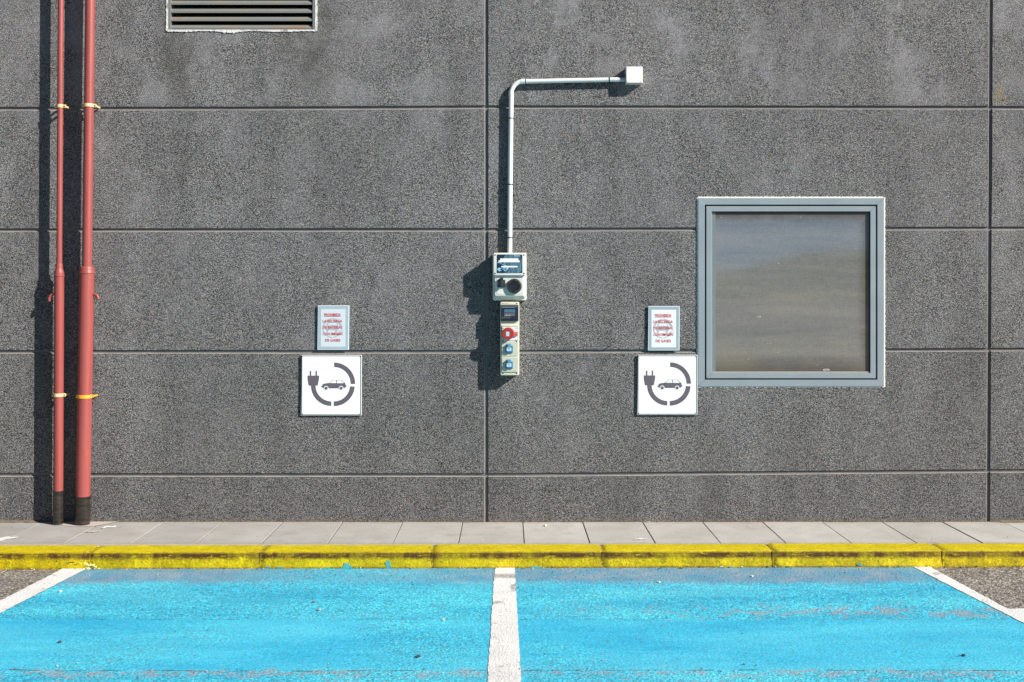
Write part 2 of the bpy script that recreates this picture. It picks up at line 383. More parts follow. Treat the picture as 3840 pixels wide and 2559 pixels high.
def mat_blue():
    m = NT('blue_bay_paint'); xyz = m.sep(); X, Y = xyz[0], xyz[1]
    warp = m.noise(3, 4, 0.6); w2 = m.noise(11, 5, 0.7)
    # three passes of the paver: rough, smooth, rough
    yj = m.math('MULTIPLY_ADD', m.math('SUBTRACT', m.noise(1.2, 3, vec=m.map(scale=(1, .2, .2))), 0.5), 0.05, Y)
    smooth = m.math('MULTIPLY', m.step(yj, -1.775, -1.80), m.step(yj, -2.51, -2.48))
    smooth = m.math('MULTIPLY', smooth, m.step(m.noise(1.1, 3, 0.5), 0.30, 0.5))
    paint = m.mix(m.step(m.noise(2.2, 4, 0.6, vec=m.map(scale=(.55, 2, 1))), 0.33, 0.67), rgb(.022, .395, .615), rgb(.075, .590, .760))
    paint = m.mix(m.math('MULTIPLY', smooth, 0.35), paint, rgb(.014, .330, .60))
    ch = m.vor(120, 'F1', out='Color', vec=m.map(scale=(.8, 1, 1))); sc = m.n('ShaderNodeSeparateColor'); m.l(ch, sc.inputs[0])
    k = m.ramp(sc.outputs[0], [(0, grey(.55)), (0.35, grey(.92)), (0.75, grey(1.10)), (1, grey(1.60))])
    k = m.mix(m.math('MULTIPLY', smooth, 0.6), k, grey(1.0))
    c = m.mix(1.0, paint, k, 'MULTIPLY')
    fade = m.step(m.noise(1.5, 5, 0.65, vec=m.map(scale=(.5, 1.6, 1), loc=(8, 3, 0))), 0.46, 0.64)
    c = m.mix(m.math('MULTIPLY', fade, 0.30), c, rgb(.13, .60, .72))
    drk = m.step(m.noise(1.9, 5, 0.65, vec=m.map(scale=(.5, 1.8, 1), loc=(2, 13, 0))), 0.52, 0.68)
    c = m.mix(m.math('MULTIPLY', drk, 0.35), c, rgb(.012, .30, .52))
    # thin worn film near the kerb
    yk = m.math('ADD', Y, m.math('MULTIPLY', m.math('SUBTRACT', warp, 0.5), 0.22))
    yk = m.math('ADD', yk, m.math('MULTIPLY', m.math('SUBTRACT', w2, 0.5), 0.16))
    yk = m.math('ADD', yk, m.math('MULTIPLY', m.math('SUBTRACT', m.noise(70, 4, .75), 0.5), 0.16))
    xm = m.ramp(m.math('MULTIPLY_ADD', X, 1/6.2, 0.5), [(0.0, grey(0.35)), (0.13, grey(1)), (0.24, grey(1)), (0.33, grey(.2)), (0.46, grey(.75)), (0.52, grey(1)), (0.86, grey(1)), (0.92, grey(.25))])
    near = m.math('MULTIPLY', m.step(yk, -1.17, -1.06), m.math('MULTIPLY', xm, 0.88))
    gb = m.mix(m.step(m.noise(7, 5, 0.7), 0.4, 0.66), rgb(.10, .265, .42), rgb(.26, .32, .41))
    gb = m.mix(1.0, gb, m.ramp(m.noise(140, 4, .75), [(.3, grey(.55)), (.5, grey(1)), (.7, grey(1.35))]), 'MULTIPLY')
    c = m.mix(near, c, gb)
    # patches worn down to bare asphalt, mostly beside the joints
    def band(y, w): return m.step(m.math('ABSOLUTE', m.math('SUBTRACT', yj, y)), w, 0.0)
    loc_ = m.math('ADD', m.math('MULTIPLY', band(-1.66, .20), m.step(X, -0.2, 1.6)), band(-2.53, .13), clamp=True)
    wear = m.math('MULTIPLY_ADD', loc_, 0.17, m.noise(17, 6, 0.75, vec=m.map(scale=(.6, 1, 1))))
    wear = m.math('MULTIPLY_ADD', near, 0.03, wear)
    wear = m.math('MULTIPLY_ADD', m.math('SUBTRACT', m.noise(70, 4, .75, vec=m.map(scale=(.6, 1, 1))), .5), .35, wear)
    wm = m.step(wear, 0.645, 0.69)
    wm = m.math('MULTIPLY', wm, m.step(m.noise(150, 2, 0.6), 0.38, 0.5))
    wm = m.math('MULTIPLY', wm, m.math('MULTIPLY_ADD', smooth, -0.45, 1.0))
    c = m.mix(m.math('MULTIPLY', wm, 0.85), c, rgb(.34, .31, .34))
    sp2 = m.math('MULTIPLY', m.step(m.noise(60, 4, 0.7, vec=m.map(scale=(.5, 1, 1), loc=(3, 9, 0))), 0.60, 0.64), m.math('MULTIPLY_ADD', smooth, -0.7, 1.0))
    c = m.mix(m.math('MULTIPLY', sp2, 0.75), c, rgb(.36, .36, .42))
    # pits
    pit = m.math('MULTIPLY', m.step(m.noise(120, 3, 0.7, vec=m.map(scale=(.55, 1, 1), loc=(5, 5, 5))), 0.615, 0.665), m.math('MULTIPLY_ADD', smooth, -0.65, 1.0))
    c = m.mix(m.math('MULTIPLY', pit, 0.75), c, rgb(.02, .055, .10))
    # hairline joints
    def crack(y, w, br):
        yy = m.math('ADD', Y, m.math('MULTIPLY', m.math('SUBTRACT', m.noise(2.1, 5, 0.6, vec=m.map(scale=(1, .1, .1), loc=(y*7, 0, 0))), 0.5), 0.06))
        a = m.step(m.math('ABSOLUTE', m.math('SUBTRACT', yy, y)), w, w*0.3)
        return m.math('MULTIPLY', a, m.step(m.noise(6, 4, 0.7, vec=m.map(scale=(1, .2, .2), loc=(y*3, 0, 0))), br, br+0.08))
    ck = m.math('ADD', crack(-1.785, .004, .50), m.math('ADD', crack(-2.495, .008, .47), m.math('MULTIPLY', crack(-2.12, .004, .6), .6)), clamp=True)
    c = m.mix(m.math('MULTIPLY', ck, 0.65), c, rgb(.04, .05, .07))
    v1 = m.vor(105, 'SMOOTH_F1', vec=m.map(scale=(.8, 1, 1))); n2 = m.noise(200, 4, 0.7)
    amp = m.math('MULTIPLY_ADD', smooth, -0.55, 1.0)
    h = m.math('MULTIPLY', m.math('ADD', m.math('MULTIPLY', v1, -0.8), m.math('MULTIPLY', n2, 0.7)), amp)
    h = m.math('SUBTRACT', h, m.math('MULTIPLY', m.math('ADD', pit, ck), 0.6))
    return m.out(c, 0.62, m.bump(h, 0.0065, 1.0), spec=0.4)

def mat_asphalt():
    m = NT('worn_asphalt'); c0 = m.vor(75, 'F1', out='Color'); s = m.n('ShaderNodeSeparateColor'); m.l(c0, s.inputs[0])
    c = m.ramp(s.outputs[0], [(0, rgb(.08, .073, .067)), (.3, rgb(.22, .20, .182)), (.7, rgb(.34, .31, .28)), (.93, rgb(.50, .45, .39)), (1, rgb(.62, .57, .5))])
    c = m.mix(m.math('MULTIPLY', m.step(m.noise(3, 4), 0.35, 0.65), 0.4), c, rgb(.24, .22, .20))
    d = m.vor(75, 'F1'); c = m.mix(1.0, c, m.ramp(d, [(0, grey(1.05)), (.45, grey(.95)), (.75, grey(.35))]), 'MULTIPLY')
    return m.out(c, 0.85, m.bump(m.math('MULTIPLY', d, -1.0), 0.006, 1.0), spec=0.3)

def mat_white():
    m = NT('white_line_paint'); xyz = m.sep()
    c = m.mix(m.noise(6, 5, 0.7), rgb(.68, .68, .67), rgb(.82, .82, .81))
    c = m.mix(m.math('MULTIPLY', m.step(m.noise(2.6, 6, 0.7), 0.50, 0.66), 0.35), c, rgb(.46, .46, .46))
    sp = m.math('MULTIPLY', m.step(m.noise(95, 4, 0.75, vec=m.map(scale=(.6, 1, 1))), 0.585, 0.65), m.step(m.noise(9, 4), 0.30, 0.6))
    # bare patches close to the kerb and in the right-hand line
    nk = m.math('MULTIPLY', m.step(m.math('ABSOLUTE', m.math('ADD', xyz[1], m.math('MULTIPLY_ADD', m.noise(9, 3), 0.05, 0.965))), 0.060, 0.025), m.step(m.math('ABSOLUTE', xyz[0]), 0.5, 0.3))
    ea = m.math('POWER', m.math('MULTIPLY', m.math('SUBTRACT', xyz[0], .055), 1/.045), 2); eb = m.math('POWER', m.math('MULTIPLY', m.math('ADD', xyz[1], 1.22), 1/.085), 2)
    el = m.step(m.math('ADD', m.math('ADD', ea, eb), m.math('MULTIPLY_ADD', m.noise(30, 4, .7), 2.0, -1.0)), 1.15, 0.75)
    nk = m.math('ADD', nk, el, clamp=True)
    nk = m.math('ADD', nk, m.math('MULTIPLY', m.step(m.noise(8, 6, 0.8), 0.57, 0.62), 0.9), clamp=True)
    wr = m.math('ADD', m.math('MULTIPLY', sp, 0.75), m.math('MULTIPLY', nk, m.step(m.noise(130, 2), 0.36, 0.5)), clamp=True)
    c = m.mix(m.math('MULTIPLY', wr, 0.8), c, rgb(.22, .20, .19))
    h = m.math('ADD', m.math('MULTIPLY', m.vor(105, 'SMOOTH_F1'), -0.8), m.noise(200, 4, 0.7))
    return m.out(c, 0.7, m.bump(h, 0.0045, 0.9), spec=0.3)

def mat_redpipe():
    m = NT('red_pipe_paint'); n = m.noise(4, 4, 0.6, vec=m.map(scale=(4, 4, 1)))
    c = m.mix(n, rgb(.265, .054, .046), rgb(.325, .076, .066))
    st = m.noise(30, 4, 0.6, vec=m.map(scale=(3, 3, .12)))
    c = m.mix(1.0, c, m.ramp(st, [(.3, grey(.88)), (.7, grey(1.08))]), 'MULTIPLY')
    chip = m.math('MULTIPLY', m.step(m.noise(42, 5, 0.75), 0.64, 0.67), m.step(m.sep()[2], 1.1, 0.5))
    c = m.mix(m.math('MULTIPLY', chip, 0.7), c, rgb(.13, .03, .03))
    return m.out(c, m.math('MULTIPLY_ADD', st, 0.2, 0.36), m.bump(m.noise(120, 3), 0.0008, 0.6), spec=0.45)

def mat_tape():
    m = NT('black_wrap_tape'); xyz = m.sep()
    n = m.noise(7, 5, 0.65, vec=m.map(scale=(1, 1, 5)))
    c = m.mix(m.step(n, .35, .7), rgb(.008, .007, .006), rgb(.048, .034, .026))
    sw = m.math('FRACT', m.math('MULTIPLY', m.math('ADD', xyz[2], m.math('MULTIPLY', xyz[0], 0.22)), 34))
    ed = m.step(sw, 0.12, 0.02); c = m.mix(m.math('MULTIPLY', ed, 0.35), c, rgb(.10, .09, .08))
    h = m.math('ADD', m.math('MULTIPLY', sw, 0.6), m.math('MULTIPLY', n, 0.8))
    return m.out(c, 0.38, m.bump(h, 0.004, 0.8), spec=0.5)

def mat_pane():
    m = NT('insect_mesh_pane'); xyz = m.sep()
    wv = m.noise(260, 2, 0.6, vec=m.map(scale=(.10, 1, 1))); wh = m.noise(260, 2, 0.6, vec=m.map(scale=(1, 1, .10)))
    c = m.mix(m.noise(3, 4, 0.6), rgb(.142, .143, .137), rgb(.180, .178, .168))
    k = m.math('ADD', m.math('MULTIPLY', wv, 0.5), m.math('MULTIPLY', wh, 0.5))
    c = m.mix(1.0, c, m.ramp(k, [(.35, grey(.82)), (.65, grey(1.18))]), 'MULTIPLY')
    # brown dust held at the top, right and bottom edges of the mesh
    def edge(v, a, b): return m.step(m.math('ADD', v, m.math('MULTIPLY', m.math('SUBTRACT', m.noise(9, 5, 0.7), 0.5), 0.05)), a, b)
    zt = P(0, 803)[1]; zb = P(0, 1390)[1]; xr = P(3255, 0)[0]; xl = P(2672, 0)[0]
    dm = m.math('MAXIMUM', edge(xyz[2], zt-0.06, zt), m.math('MAXIMUM', m.math('MULTIPLY', edge(xyz[2], zb+0.12, zb), .8), m.math('MULTIPLY', edge(xyz[0], xr-0.07, xr), .8)))
    c = m.mix(m.math('MULTIPLY', dm, 0.8), c, rgb(.060, .043, .030)); m.l(m.math('MULTIPLY_ADD', dm, -0.42, 0.5), m.b.inputs['Specular IOR Level'])
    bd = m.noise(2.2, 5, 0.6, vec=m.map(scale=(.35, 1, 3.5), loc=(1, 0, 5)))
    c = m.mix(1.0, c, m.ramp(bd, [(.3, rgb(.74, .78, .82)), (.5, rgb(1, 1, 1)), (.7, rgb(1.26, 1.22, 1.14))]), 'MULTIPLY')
    yl = m.math('MULTIPLY', m.step(m.noise(1.9, 3, 0.5, vec=m.map(loc=(3.0, 0, 1.1))), .48, .65), m.step(xyz[2], 1.35, 1.05))
    c = m.mix(m.math('MULTIPLY', yl, 0.35), c, rgb(.22, .19, .12))
    sp = m.step(m.noise(55, 3, 0.7, vec=m.map(scale=(.35, 1, 1))), 0.70, 0.735)
    c = m.mix(m.math('MULTIPLY', sp, 0.8), c, rgb(.42, .43, .42))
    m.b.inputs['IOR'].default_value = 2.4
    return m.out(c, m.math('MULTIPLY_ADD', m.noise(5, 4), 0.05, 0.02), m.bump(k, 0.0002, 0.10))

def mat_lcd():
    """dark label with ribbed glue residue left by a torn sticker"""
    m = NT('scraped_label'); xyz = m.sep()
    a = P(1888, 955, .12); b = P(1952, 1022, .12)
    rib = m.noise(330, 2, 0.5, vec=m.map(scale=(1, 1, .06)))
    cx, cz = (a[0]+b[0])/2+.004, (a[1]+b[1])/2-.004
    ex = m.math('POWER', m.math('MULTIPLY', m.math('SUBTRACT', xyz[0], cx), 1/.060), 4)
    ez = m.math('POWER', m.math('MULTIPLY', m.math('SUBTRACT', xyz[2], cz), 1/.066), 4)
    ins = m.step(m.math('ADD', m.math('ADD', ex, ez), m.math('MULTIPLY', m.noise(60, 3), 0.5)), 1.3, 1.15)
    c = m.mix(m.math('MULTIPLY', ins, m.step(rib, 0.38, 0.62)), rgb(.008, .026, .055), rgb(.13, .27, .35))
    return m.out(c, 0.35)

def mat_kit(name, base, dk=0.6):
    return plain(name, base, 0.42, 0.05, 12, 0.0003, 300, dirt=(rgb(.45, .42, .30), 7, 0.58, 0.35))

M = {}
M['agg'] = mat_aggregate()
M['mortar'] = mat_mortar('joint_mortar', rgb(.19, .172, .168), rgb(.15, .146, .146))
M['rim'] = mat_mortar('pale_joint_rim', rgb(.32, .29, .25), rgb(.24, .225, .21))
M['slab'] = mat_slab(); M['kerb'] = mat_kerb(); M['blue'] = mat_blue(); M['asphalt'] = mat_asphalt(); M['white'] = mat_white()
M['joint'] = plain('sandy_joint', rgb(.10, .08, .06), 0.95, 0.5, 60, 0.003, 120)
M['strip'] = plain('cement_strip', rgb(.36, .335, .31), 0.9, 0.25, 30, 0.002, 140)
M['patch'] = plain('pink_cement_patch', rgb(.47, .40, .355), 0.9, 0.12, 18, 0.0015, 120)
M['splash'] = plain('white_paint_splash', rgb(.68, .68, .66), 0.7, 0.08, 50)
M['dirt'] = plain('brown_soil', rgb(.15, .115, .08), 0.95, 0.5, 50, 0.004, 130)
M['tealpaint'] = plain('teal_paint_splash', rgb(.07, .34, .36), 0.6, 0.35, 45)
M['red'] = mat_redpipe(); M['tape'] = mat_tape()
M['clampcream'] = plain('cream_clamp_paint', rgb(.72, .50, .26), 0.45, 0.15, 60, dirt=(rgb(.35, .14, .05), 40, 0.6, 0.6))
M['clamporange'] = plain('orange_clamp_paint', rgb(.76, .36, .035), 0.4, 0.12, 60, dirt=(rgb(.3, .12, .04), 40, 0.64, 0.6))
M['steel'] = plain('screw_steel', rgb(.42, .40, .37), 0.35, 0.2, 80, metal=0.8)
M['alu'] = plain('painted_aluminium_frame', rgb(.245, .290, .315), 0.38, 0.12, 5, 0.0001, 60, spec=0.6)
M['aluedge'] = plain('frame_mitre_line', rgb(.02, .03, .035), 0.6, 0.1)
M['gasket'] = plain('black_gasket', rgb(.006, .006, .008), 0.6, 0.2)
M['bead'] = plain('glazing_bead', rgb(.30, .29, .26), 0.6, 0.25, 30)
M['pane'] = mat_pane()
M['paneedge'] = plain('pane_border_strip', rgb(.165, .195, .200), 0.22, 0.12, 60, spec=0.75)
M['torn'] = plain('torn_mesh_threads', rgb(.60, .56, .50), 0.7, 0.2, 80)
M['hole'] = plain('dark_hole', rgb(.004, .004, .004), 0.9, 0.1)
M['sealant'] = plain('white_sealant', rgb(.74, .71, .66), 0.8, 0.10, 40, 0.002, 160)
M['plaster'] = plain('white_plaster_rim', rgb(.66, .65, .63), 0.9, 0.35, 30, 0.004, 120, dirt=(rgb(.16, .15, .14), 14, 0.52, 0.8))
def mat_louvre():
    m = NT('rusty_louvre_paint')
    c = m.mix(m.noise(3, 3, 0.6, vec=m.map(scale=(1, 1, 5))), rgb(.145, .165, .165), rgb(.20, .21, .20))
    o = m.math('MULTIPLY', m.step(m.noise(5, 5, 0.65, vec=m.map(scale=(.7, 1, 3))), 0.42, 0.62), m.step(m.noise(90, 3, 0.7), 0.36, 0.62))
    c = m.mix(m.math('MULTIPLY', o, 0.7), c, rgb(.27, .22, .13))
    o2 = m.math('MULTIPLY', m.step(m.noise(4.2, 5, 0.65, vec=m.map(scale=(.8, 1, 3), loc=(7, 3, 1))), 0.56, 0.66), m.step(m.noise(80, 3, 0.7), 0.36, 0.56))
    c = m.mix(m.math('MULTIPLY', o2, 0.7), c, rgb(.27, .12, .05))
    return m.out(c, 0.5, m.bump(m.noise(150, 3), 0.0006, 0.8), spec=0.4)
M['louvre'] = mat_louvre()
M['louvreframe'] = plain('louvre_frame_paint', rgb(.17, .175, .165), 0.6, 0.2, 14)
M['kit'] = mat_kit('pale_green_abs_housing', rgb(.645, .655, .595))
M['kit2'] = mat_kit('aged_cream_housing', rgb(.57, .565, .44))
M['kit2panel'] = plain('aged_cream_module', rgb(.49, .50, .395), 0.45, 0.06, 14)
M['kitpanel'] = plain('pale_green_inset', rgb(.60, .62, .565), 0.42, 0.05, 12)
M['groove'] = plain('housing_groove', rgb(.16, .18, .16), 0.8, 0.1)
M['pvc'] = plain('grey_white_pvc', rgb(.70, .74, .735), 0.32, 0.05, 9, dirt=(rgb(.50, .47, .40), 22, 0.62, 0.5))
M['pvcgrey'] = plain('grey_cable_sheath', rgb(.36, .44, .50), 0.4, 0.06, 9)
M['faint'] = plain('faint_moulding', rgb(.60, .62, .64), .5, .05)
M['lid'] = plain('white_box_lid', rgb(.80, .82, .83), 0.35, 0.04, 20)
M['grommet'] = plain('yellowed_rubber', rgb(.56, .47, .26), 0.6, 0.15, 60)
M['black'] = plain('black_plastic', rgb(.014, .015, .018), 0.33, 0.3, 20)
M['black2'] = plain('scuffed_black_plastic', rgb(.030, .034, .038), 0.45, 0.4, 30)
M['smoke'] = plain('smoked_window_plastic', rgb(.010, .017, .040), 0.22, 0.2, 20, spec=0.7)
M['meterblue'] = plain('breaker_face_blue', rgb(.045, .15, .21), 0.35, 0.15, 30)
M['metergrey'] = plain('breaker_face_grey', rgb(.085, .09, .10), 0.4, 0.3, 60)
M['metertoggle'] = plain('pale_breaker_marks', rgb(.42, .44, .46), 0.4, 0.1)
M['redplug'] = plain('red_socket_lid', rgb(.30, .034, .028), 0.36, 0.12, 25)
M['redplug2'] = plain('red_socket_hinge', rgb(.48, .10, .07), 0.4, 0.12, 25)
M['whiteplate'] = plain('white_socket_plate', rgb(.70, .72, .76), 0.4, 0.05, 40)
M['sticker'] = plain('pale_blue_sticker', rgb(.42, .56, .62), 0.4, 0.15, 120)
M['green'] = plain('green_screw_cap', rgb(.03, .22, .15), 0.5, 0.1)
M['bluesock'] = plain('blue_socket_plastic', rgb(.020, .145, .30), 0.35, 0.15, 30)
M['bluesock2'] = plain('light_blue_socket_hinge', rgb(.09, .29, .42), 0.35, 0.12, 30)
M['bluelabel'] = plain('pale_socket_label', rgb(.50, .68, .74), 0.4, 0.06, 90)
M['marks'] = plain('dark_print', rgb(.05, .06, .075), 0.5, 0.1)
M['label'] = mat_lcd()
M['cyan'] = plain('light_blue_print', rgb(.24, .53, .66), 0.4, 0.06, 60)
M['stripwhite'] = plain('white_paper_strip', rgb(.78, .79, .80), 0.6, 0.05, 60)
M['brandtan'] = plain('tan_print', rgb(.55, .38, .22), 0.6, 0.1)
M['signwhite'] = plain('white_sign_enamel', rgb(.80, .815, .81), 0.35, 0.04, 6, dirt=(rgb(.62, .63, .60), 5, 0.60, 0.4))
M['signedge'] = plain('sign_edge_line', rgb(.10, .10, .11), 0.6, 0.35, 20)
M['signink'] = plain('faded_aubergine_ink', rgb(.108, .092, .112), 0.5, 0.16, 45)
M['rust'] = plain('rusty_screw', rgb(.19, .07, .025), 0.8, 0.4, 160)
M['rustdark'] = plain('dark_rusty_screw', rgb(.05, .02, .015), 0.8, 0.4, 160)
M['noticeA'] = plain('blue_tinted_paper', rgb(.56, .62, .655), 0.35, 0.03, 8)
M['noticeAb'] = plain('blue_tinted_border', rgb(.34, .42, .455), 0.35, 0.05, 8)
M['noticeB'] = plain('pale_paper', rgb(.70, .73, .74), 0.35, 0.03, 8)
M['noticeBb'] = plain('blue_grey_border', rgb(.29, .36, .40), 0.35, 0.05, 8)
M['noticeE'] = plain('notice_outer_edge', rgb(.62, .70, .72), 0.35, 0.04, 8)
M['emblem'] = plain('grey_emblem_ink', rgb(.38, .42, .45), 0.4, 0.05, 20)
M['redink'] = plain('red_ink', rgb(.60, .030, .050), 0.45, 0.08, 60)
M['twig'] = plain('dry_twig', rgb(.10, .045, .02), 0.85, 0.4, 90)
M['stone'] = plain('grit_stone', rgb(.42, .36, .30), 0.85, 0.5, 20)
M['stonedark'] = plain('dark_grit', rgb(.05, .045, .045), 0.85, 0.4, 20)
M['stonepale'] = plain('pale_stone', rgb(.66, .60, .50), 0.8, 0.2, 60)
M['rubble'] = plain('pale_yellow_rubble', rgb(.74, .66, .22), 0.8, 0.2, 60, 0.003, 90)
M['leaf'] = plain('dry_leaf', rgb(.22, .11, .05), 0.8, 0.4, 60)
M['hill'] = plain('wooded_hill', rgb(.075, .075, .045), 0.95, 0.4, 0.05)

# ------------------------------------------------------------------ the setting: road, paint, pavement, kerb, hills
YK = -0.805; KROT = 0.008
def yk(x): return YK + 0.010 + KROT*x        # front foot of the kerb at x

b = MB(); b.flat([(-450, -600, ROAD), (450, -600, ROAD), (450, 300, ROAD), (-450, 300, ROAD)])
road = struct(b.build('road', M['asphalt']))

def ragged(p0, p1, step=0.02, amp=0.003, seed=0, f=30.0):
    p0, p1 = Vector(p0), Vector(p1); n = max(2, int((p1-p0).length/step)); d = (p1-p0).normalized(); nn = Vector((-d.y, d.x)); out = []
    for i in range(n):
        p = p0 + (p1-p0)*i/n; k = amp*mnoise.noise(Vector((i*step*f, seed*9.7, 0)))*1.6
        out.append((p.x+nn.x*k, p.y+nn.y*k))
    return out
def extend(pa, pb, y):
    """point on the line pa-pb at ground y"""
    t = (y-pa[1])/(pb[1]-pa[1]); return (pa[0]+(pb[0]-pa[0])*t, y)
YF = -6.2
LB0, LB1 = G(328, 2135), G(0, 2303)         # left line, inner edge
LA0, LA1 = G(252, 2128), G(0, 2257)         # left line, outer edge
CA0, CA1 = G(1855, 2137), G(1828, 2559)
CB0, CB1, CB2 = G(1931, 2137), G(1941, 2320), G(1954, 2559)
RA0, RA1 = G(3431, 2133), G(3840, 2341)
RB0, RB1 = G(3494, 2133), G(3778, 2287)
kf = lambda x: yk(x) - 0.002
def top(p0, p1):   # where a line meets the kerb foot
    y = kf(p0[0]); q = extend(p0, p1, y); return (q[0], kf(q[0]))
l0, l1 = top(LB0, LB1), extend(LB0, LB1, YF); r0, r1 = top(RA0, RA1), extend(RA0, RA1, YF)
b = MB()
poly = ragged(l0, l1, .03, .003, 1) + [l1] + [r1] + ragged(r1, r0, .03, .003, 2) + [r0]
b.flat([(x, y, ROAD+0.003) for x, y in poly])
struct(b.build('blue_parking_bay_paint', M['blue']))
b = MB()
a0, a1 = top(LA0, LA1), extend(LA0, LA1, YF)
poly = ragged(a0, a1, .02, .007, 3) + [a1, l1] + ragged(l1, l0, .02, .003, 1) + [l0]
b.flat([(x, y, ROAD+0.0055) for x, y in poly])
struct(b.build('white_bay_line', M['white']))
b = MB()
c0, c1 = top(CA0, CA1), extend(CA0, CA1, YF); d0 = top(CB0, CB1); d2 = extend(CB1, CB2, YF)
poly = ragged(c0, c1, .02, .004, 5) + [c1, d2] + ragged(d2, CB1, .02, .003, 6) + ragged(CB1, d0, .02, .003, 7) + [d0]
b.flat([(x, y, ROAD+0.0055) for x, y in poly])
struct(b.build('white_bay_line', M['white']))
b = MB()
e0 = top(RB0, RB1); f1 = G(3840, 2291); f2 = (f1[0]+2.2, f1[1]-0.02); f3 = (f2[0], f2[1]-.16); f4 = extend(RA0, RA1, f3[1]-.06)
e1 = extend(RA0, RA1, YF)
poly = ragged(r0, e1, .02, .003, 2) + [e1, (e1[0]+.13, YF)] + [(f4[0]+.13, f4[1])] + [f3] + [f2] + ragged(f2, RB1, .02, .006, 9) + ragged(RB1, e0, .02, .006, 10) + [e0]
b.flat([(x, y, ROAD+0.0055) for x, y in poly])
struct(b.build('white_bay_line', M['white']))

# pavement slabs with real joints
b = MB(); X0 = (1960-VX)/S0
b.slab([(-9, -0.66), (9, -0.52), (9, 0.3), (-9, 0.3)], -0.06, -0.0040, mat=1)
for k in range(-20, 21):
    xa = X0 + 0.4*k + 0.0035 + R.uniform(-.001, .001); xb = X0 + 0.4*(k+1) - 0.0035 + R.uniform(-.001, .001)
    dz = R.uniform(-.0012, .0012); j = R.uniform(-.003, .003)
    b.slab([(xa+j, -0.592), (xb+j, -0.592), (xb, 0.28), (xa, 0.28)], -0.06, dz, bev=0.0011, mat=0, seg=1)
def splat(cx, cy, rx, ry, seed, z=0.0035, n=36, shear=0.0):
    out = []
    for i in range(n):
        a = 2*math.pi*i/n; k = 1 + 0.75*mnoise.noise(Vector((math.cos(a)*1.8+seed*5, math.sin(a)*1.8, seed)))
        out.append((cx+rx*k*math.cos(a)+shear*ry*math.sin(a), cy+ry*k*math.sin(a), z))
    return out
# mortar strip behind the kerb
b.slab([(-9, -0.66-.02), (-3.1, -0.655), (0, -0.625), (3.1, -0.597), (9, -0.596), (9, -0.5935), (-9, -0.5935)], -0.06, -0.0035, mat=2)
# cement patch round the feet of the pipes
px_ = P(188*1.632, 1960)[0]
b.flat([(p[0], p[1], 0.0028) for p in (G(150, 1962, 0), G(262, 1976, 0), G(355, 1975, 0), G(450, 1957.5, 0), G(160, 1957.5, 0))], mat=3)
for i, (x, y, rx, ry, sh) in enumerate(((408, 1978, .040, .040, .5), (352, 1995, .035, .03, .5), (0, 2024, .05, .07, .8), (2399, 2023, .035, .018, .9), (2432, 1960, .012, .008, 0), (2811, 1976, .012, .008, 0), (1808, 2027, .008, .006, 0))):
    g = G(x, y, 0); b.flat(splat(g[0], g[1], rx, ry, i+3, 0.0034, shear=sh), mat=(4 if i != 1 else 3))
struct(b.build('pavement', [M['slab'], M['joint'], M['strip'], M['patch'], M['splash']]))

# kerb: one row of stones, round nose, one mesh
def kerb_profile():
    pts = [(0.0, -0.25), (0.0, -0.10), (0.006, -0.020)]
    for i in range(6):
        a = math.radians(180 - 90*i/5); pts.append((0.006+0.013+0.013*math.cos(a), -0.013+0.013*math.sin(a)))
    pts += [(0.17, 0.001), (0.17, -0.25)]
    return pts
b = MB(); prof = kerb_profile(); KJ = [-.449 + 1.010*k for k in range(-9, 10)]
for si in range(len(KJ)-1):
    xa, xb = KJ[si]+0.002, KJ[si+1]-0.002; t = bmesh.new(); n = 60; rings = []
    dy = R.uniform(-.002, .002); dz = R.uniform(-.0015, .0015)
    for i in range(n+1):
        u = i/n; x = xa+(xb-xa)*u; e = min(x-xa, xb-x); ins = 0.007*max(0, 1-e/0.014)**2
        ring = []
        for (y, z) in prof:
            q = Vector((x*9, y*14, z*14+si)); k = 0.0022*mnoise.noise(q)+0.0012*mnoise.noise(q*3.1)
            yy = y + dy - (0 if y > .15 else k) + (ins if y < 0.06 else 0); zz = z + dz - (ins if z > -0.03 else 0) + (k*.6 if z > -.09 else 0)
            ring.append(t.verts.new((x, yy, zz)))
        rings.append(ring)
    for a_, b_ in zip(rings, rings[1:]):
        for i in range(len(prof)):
            j = (i+1) % len(prof); t.faces.new((a_[i], a_[j], b_[j], b_[i]))
    t.faces.new(rings[0]); t.faces.new(rings[-1]); b._merge(t, 0, True)
# joint filling, set back from the stone faces
for x in KJ:
    b.prism([(x-.0045, -0.25), (x+.0045, -0.25), (x+.0045, -.006), (x-.0045, -.006)], -0.16, -0.0055, mat=0)
# paint splashed on the kerb face from the bay
def ksplash(px, py, w, h, seed):
    x, _ = G(px, 2133); z = ROAD + (2133-py)/635.0; out = []
    for i in range(22):
        a = 2*math.pi*i/22; k = 1+0.8*mnoise.noise(Vector((math.cos(a)*1.6+seed*4, math.sin(a)*1.6, seed)))
        out.append((x+w*k*math.cos(a), max(ROAD+.004, z+h*k*math.sin(a))))
    b.prism(out, -0.002, 0.0028, mat=1)
ksplash(1300, 2124, .024, .018, 1); ksplash(1456, 2118, .016, .020, 2); ksplash(2008, 2129, .034, .008, 3); ksplash(3229, 2120, .014, .006, 4)
ksplash(1008, 2124, .012, .004, 5); ksplash(1050, 2126, .016, .004, 6); ksplash(1232, 2130, .012, .004, 7); ksplash(2745, 2129, .012, .004, 8)
kb = b.build('kerb', [M['kerb'], M['tealpaint']], sharp=50); kb.location = (0, YK, 0.0); kb.rotation_euler = (0, 0, KROT)
struct(kb)

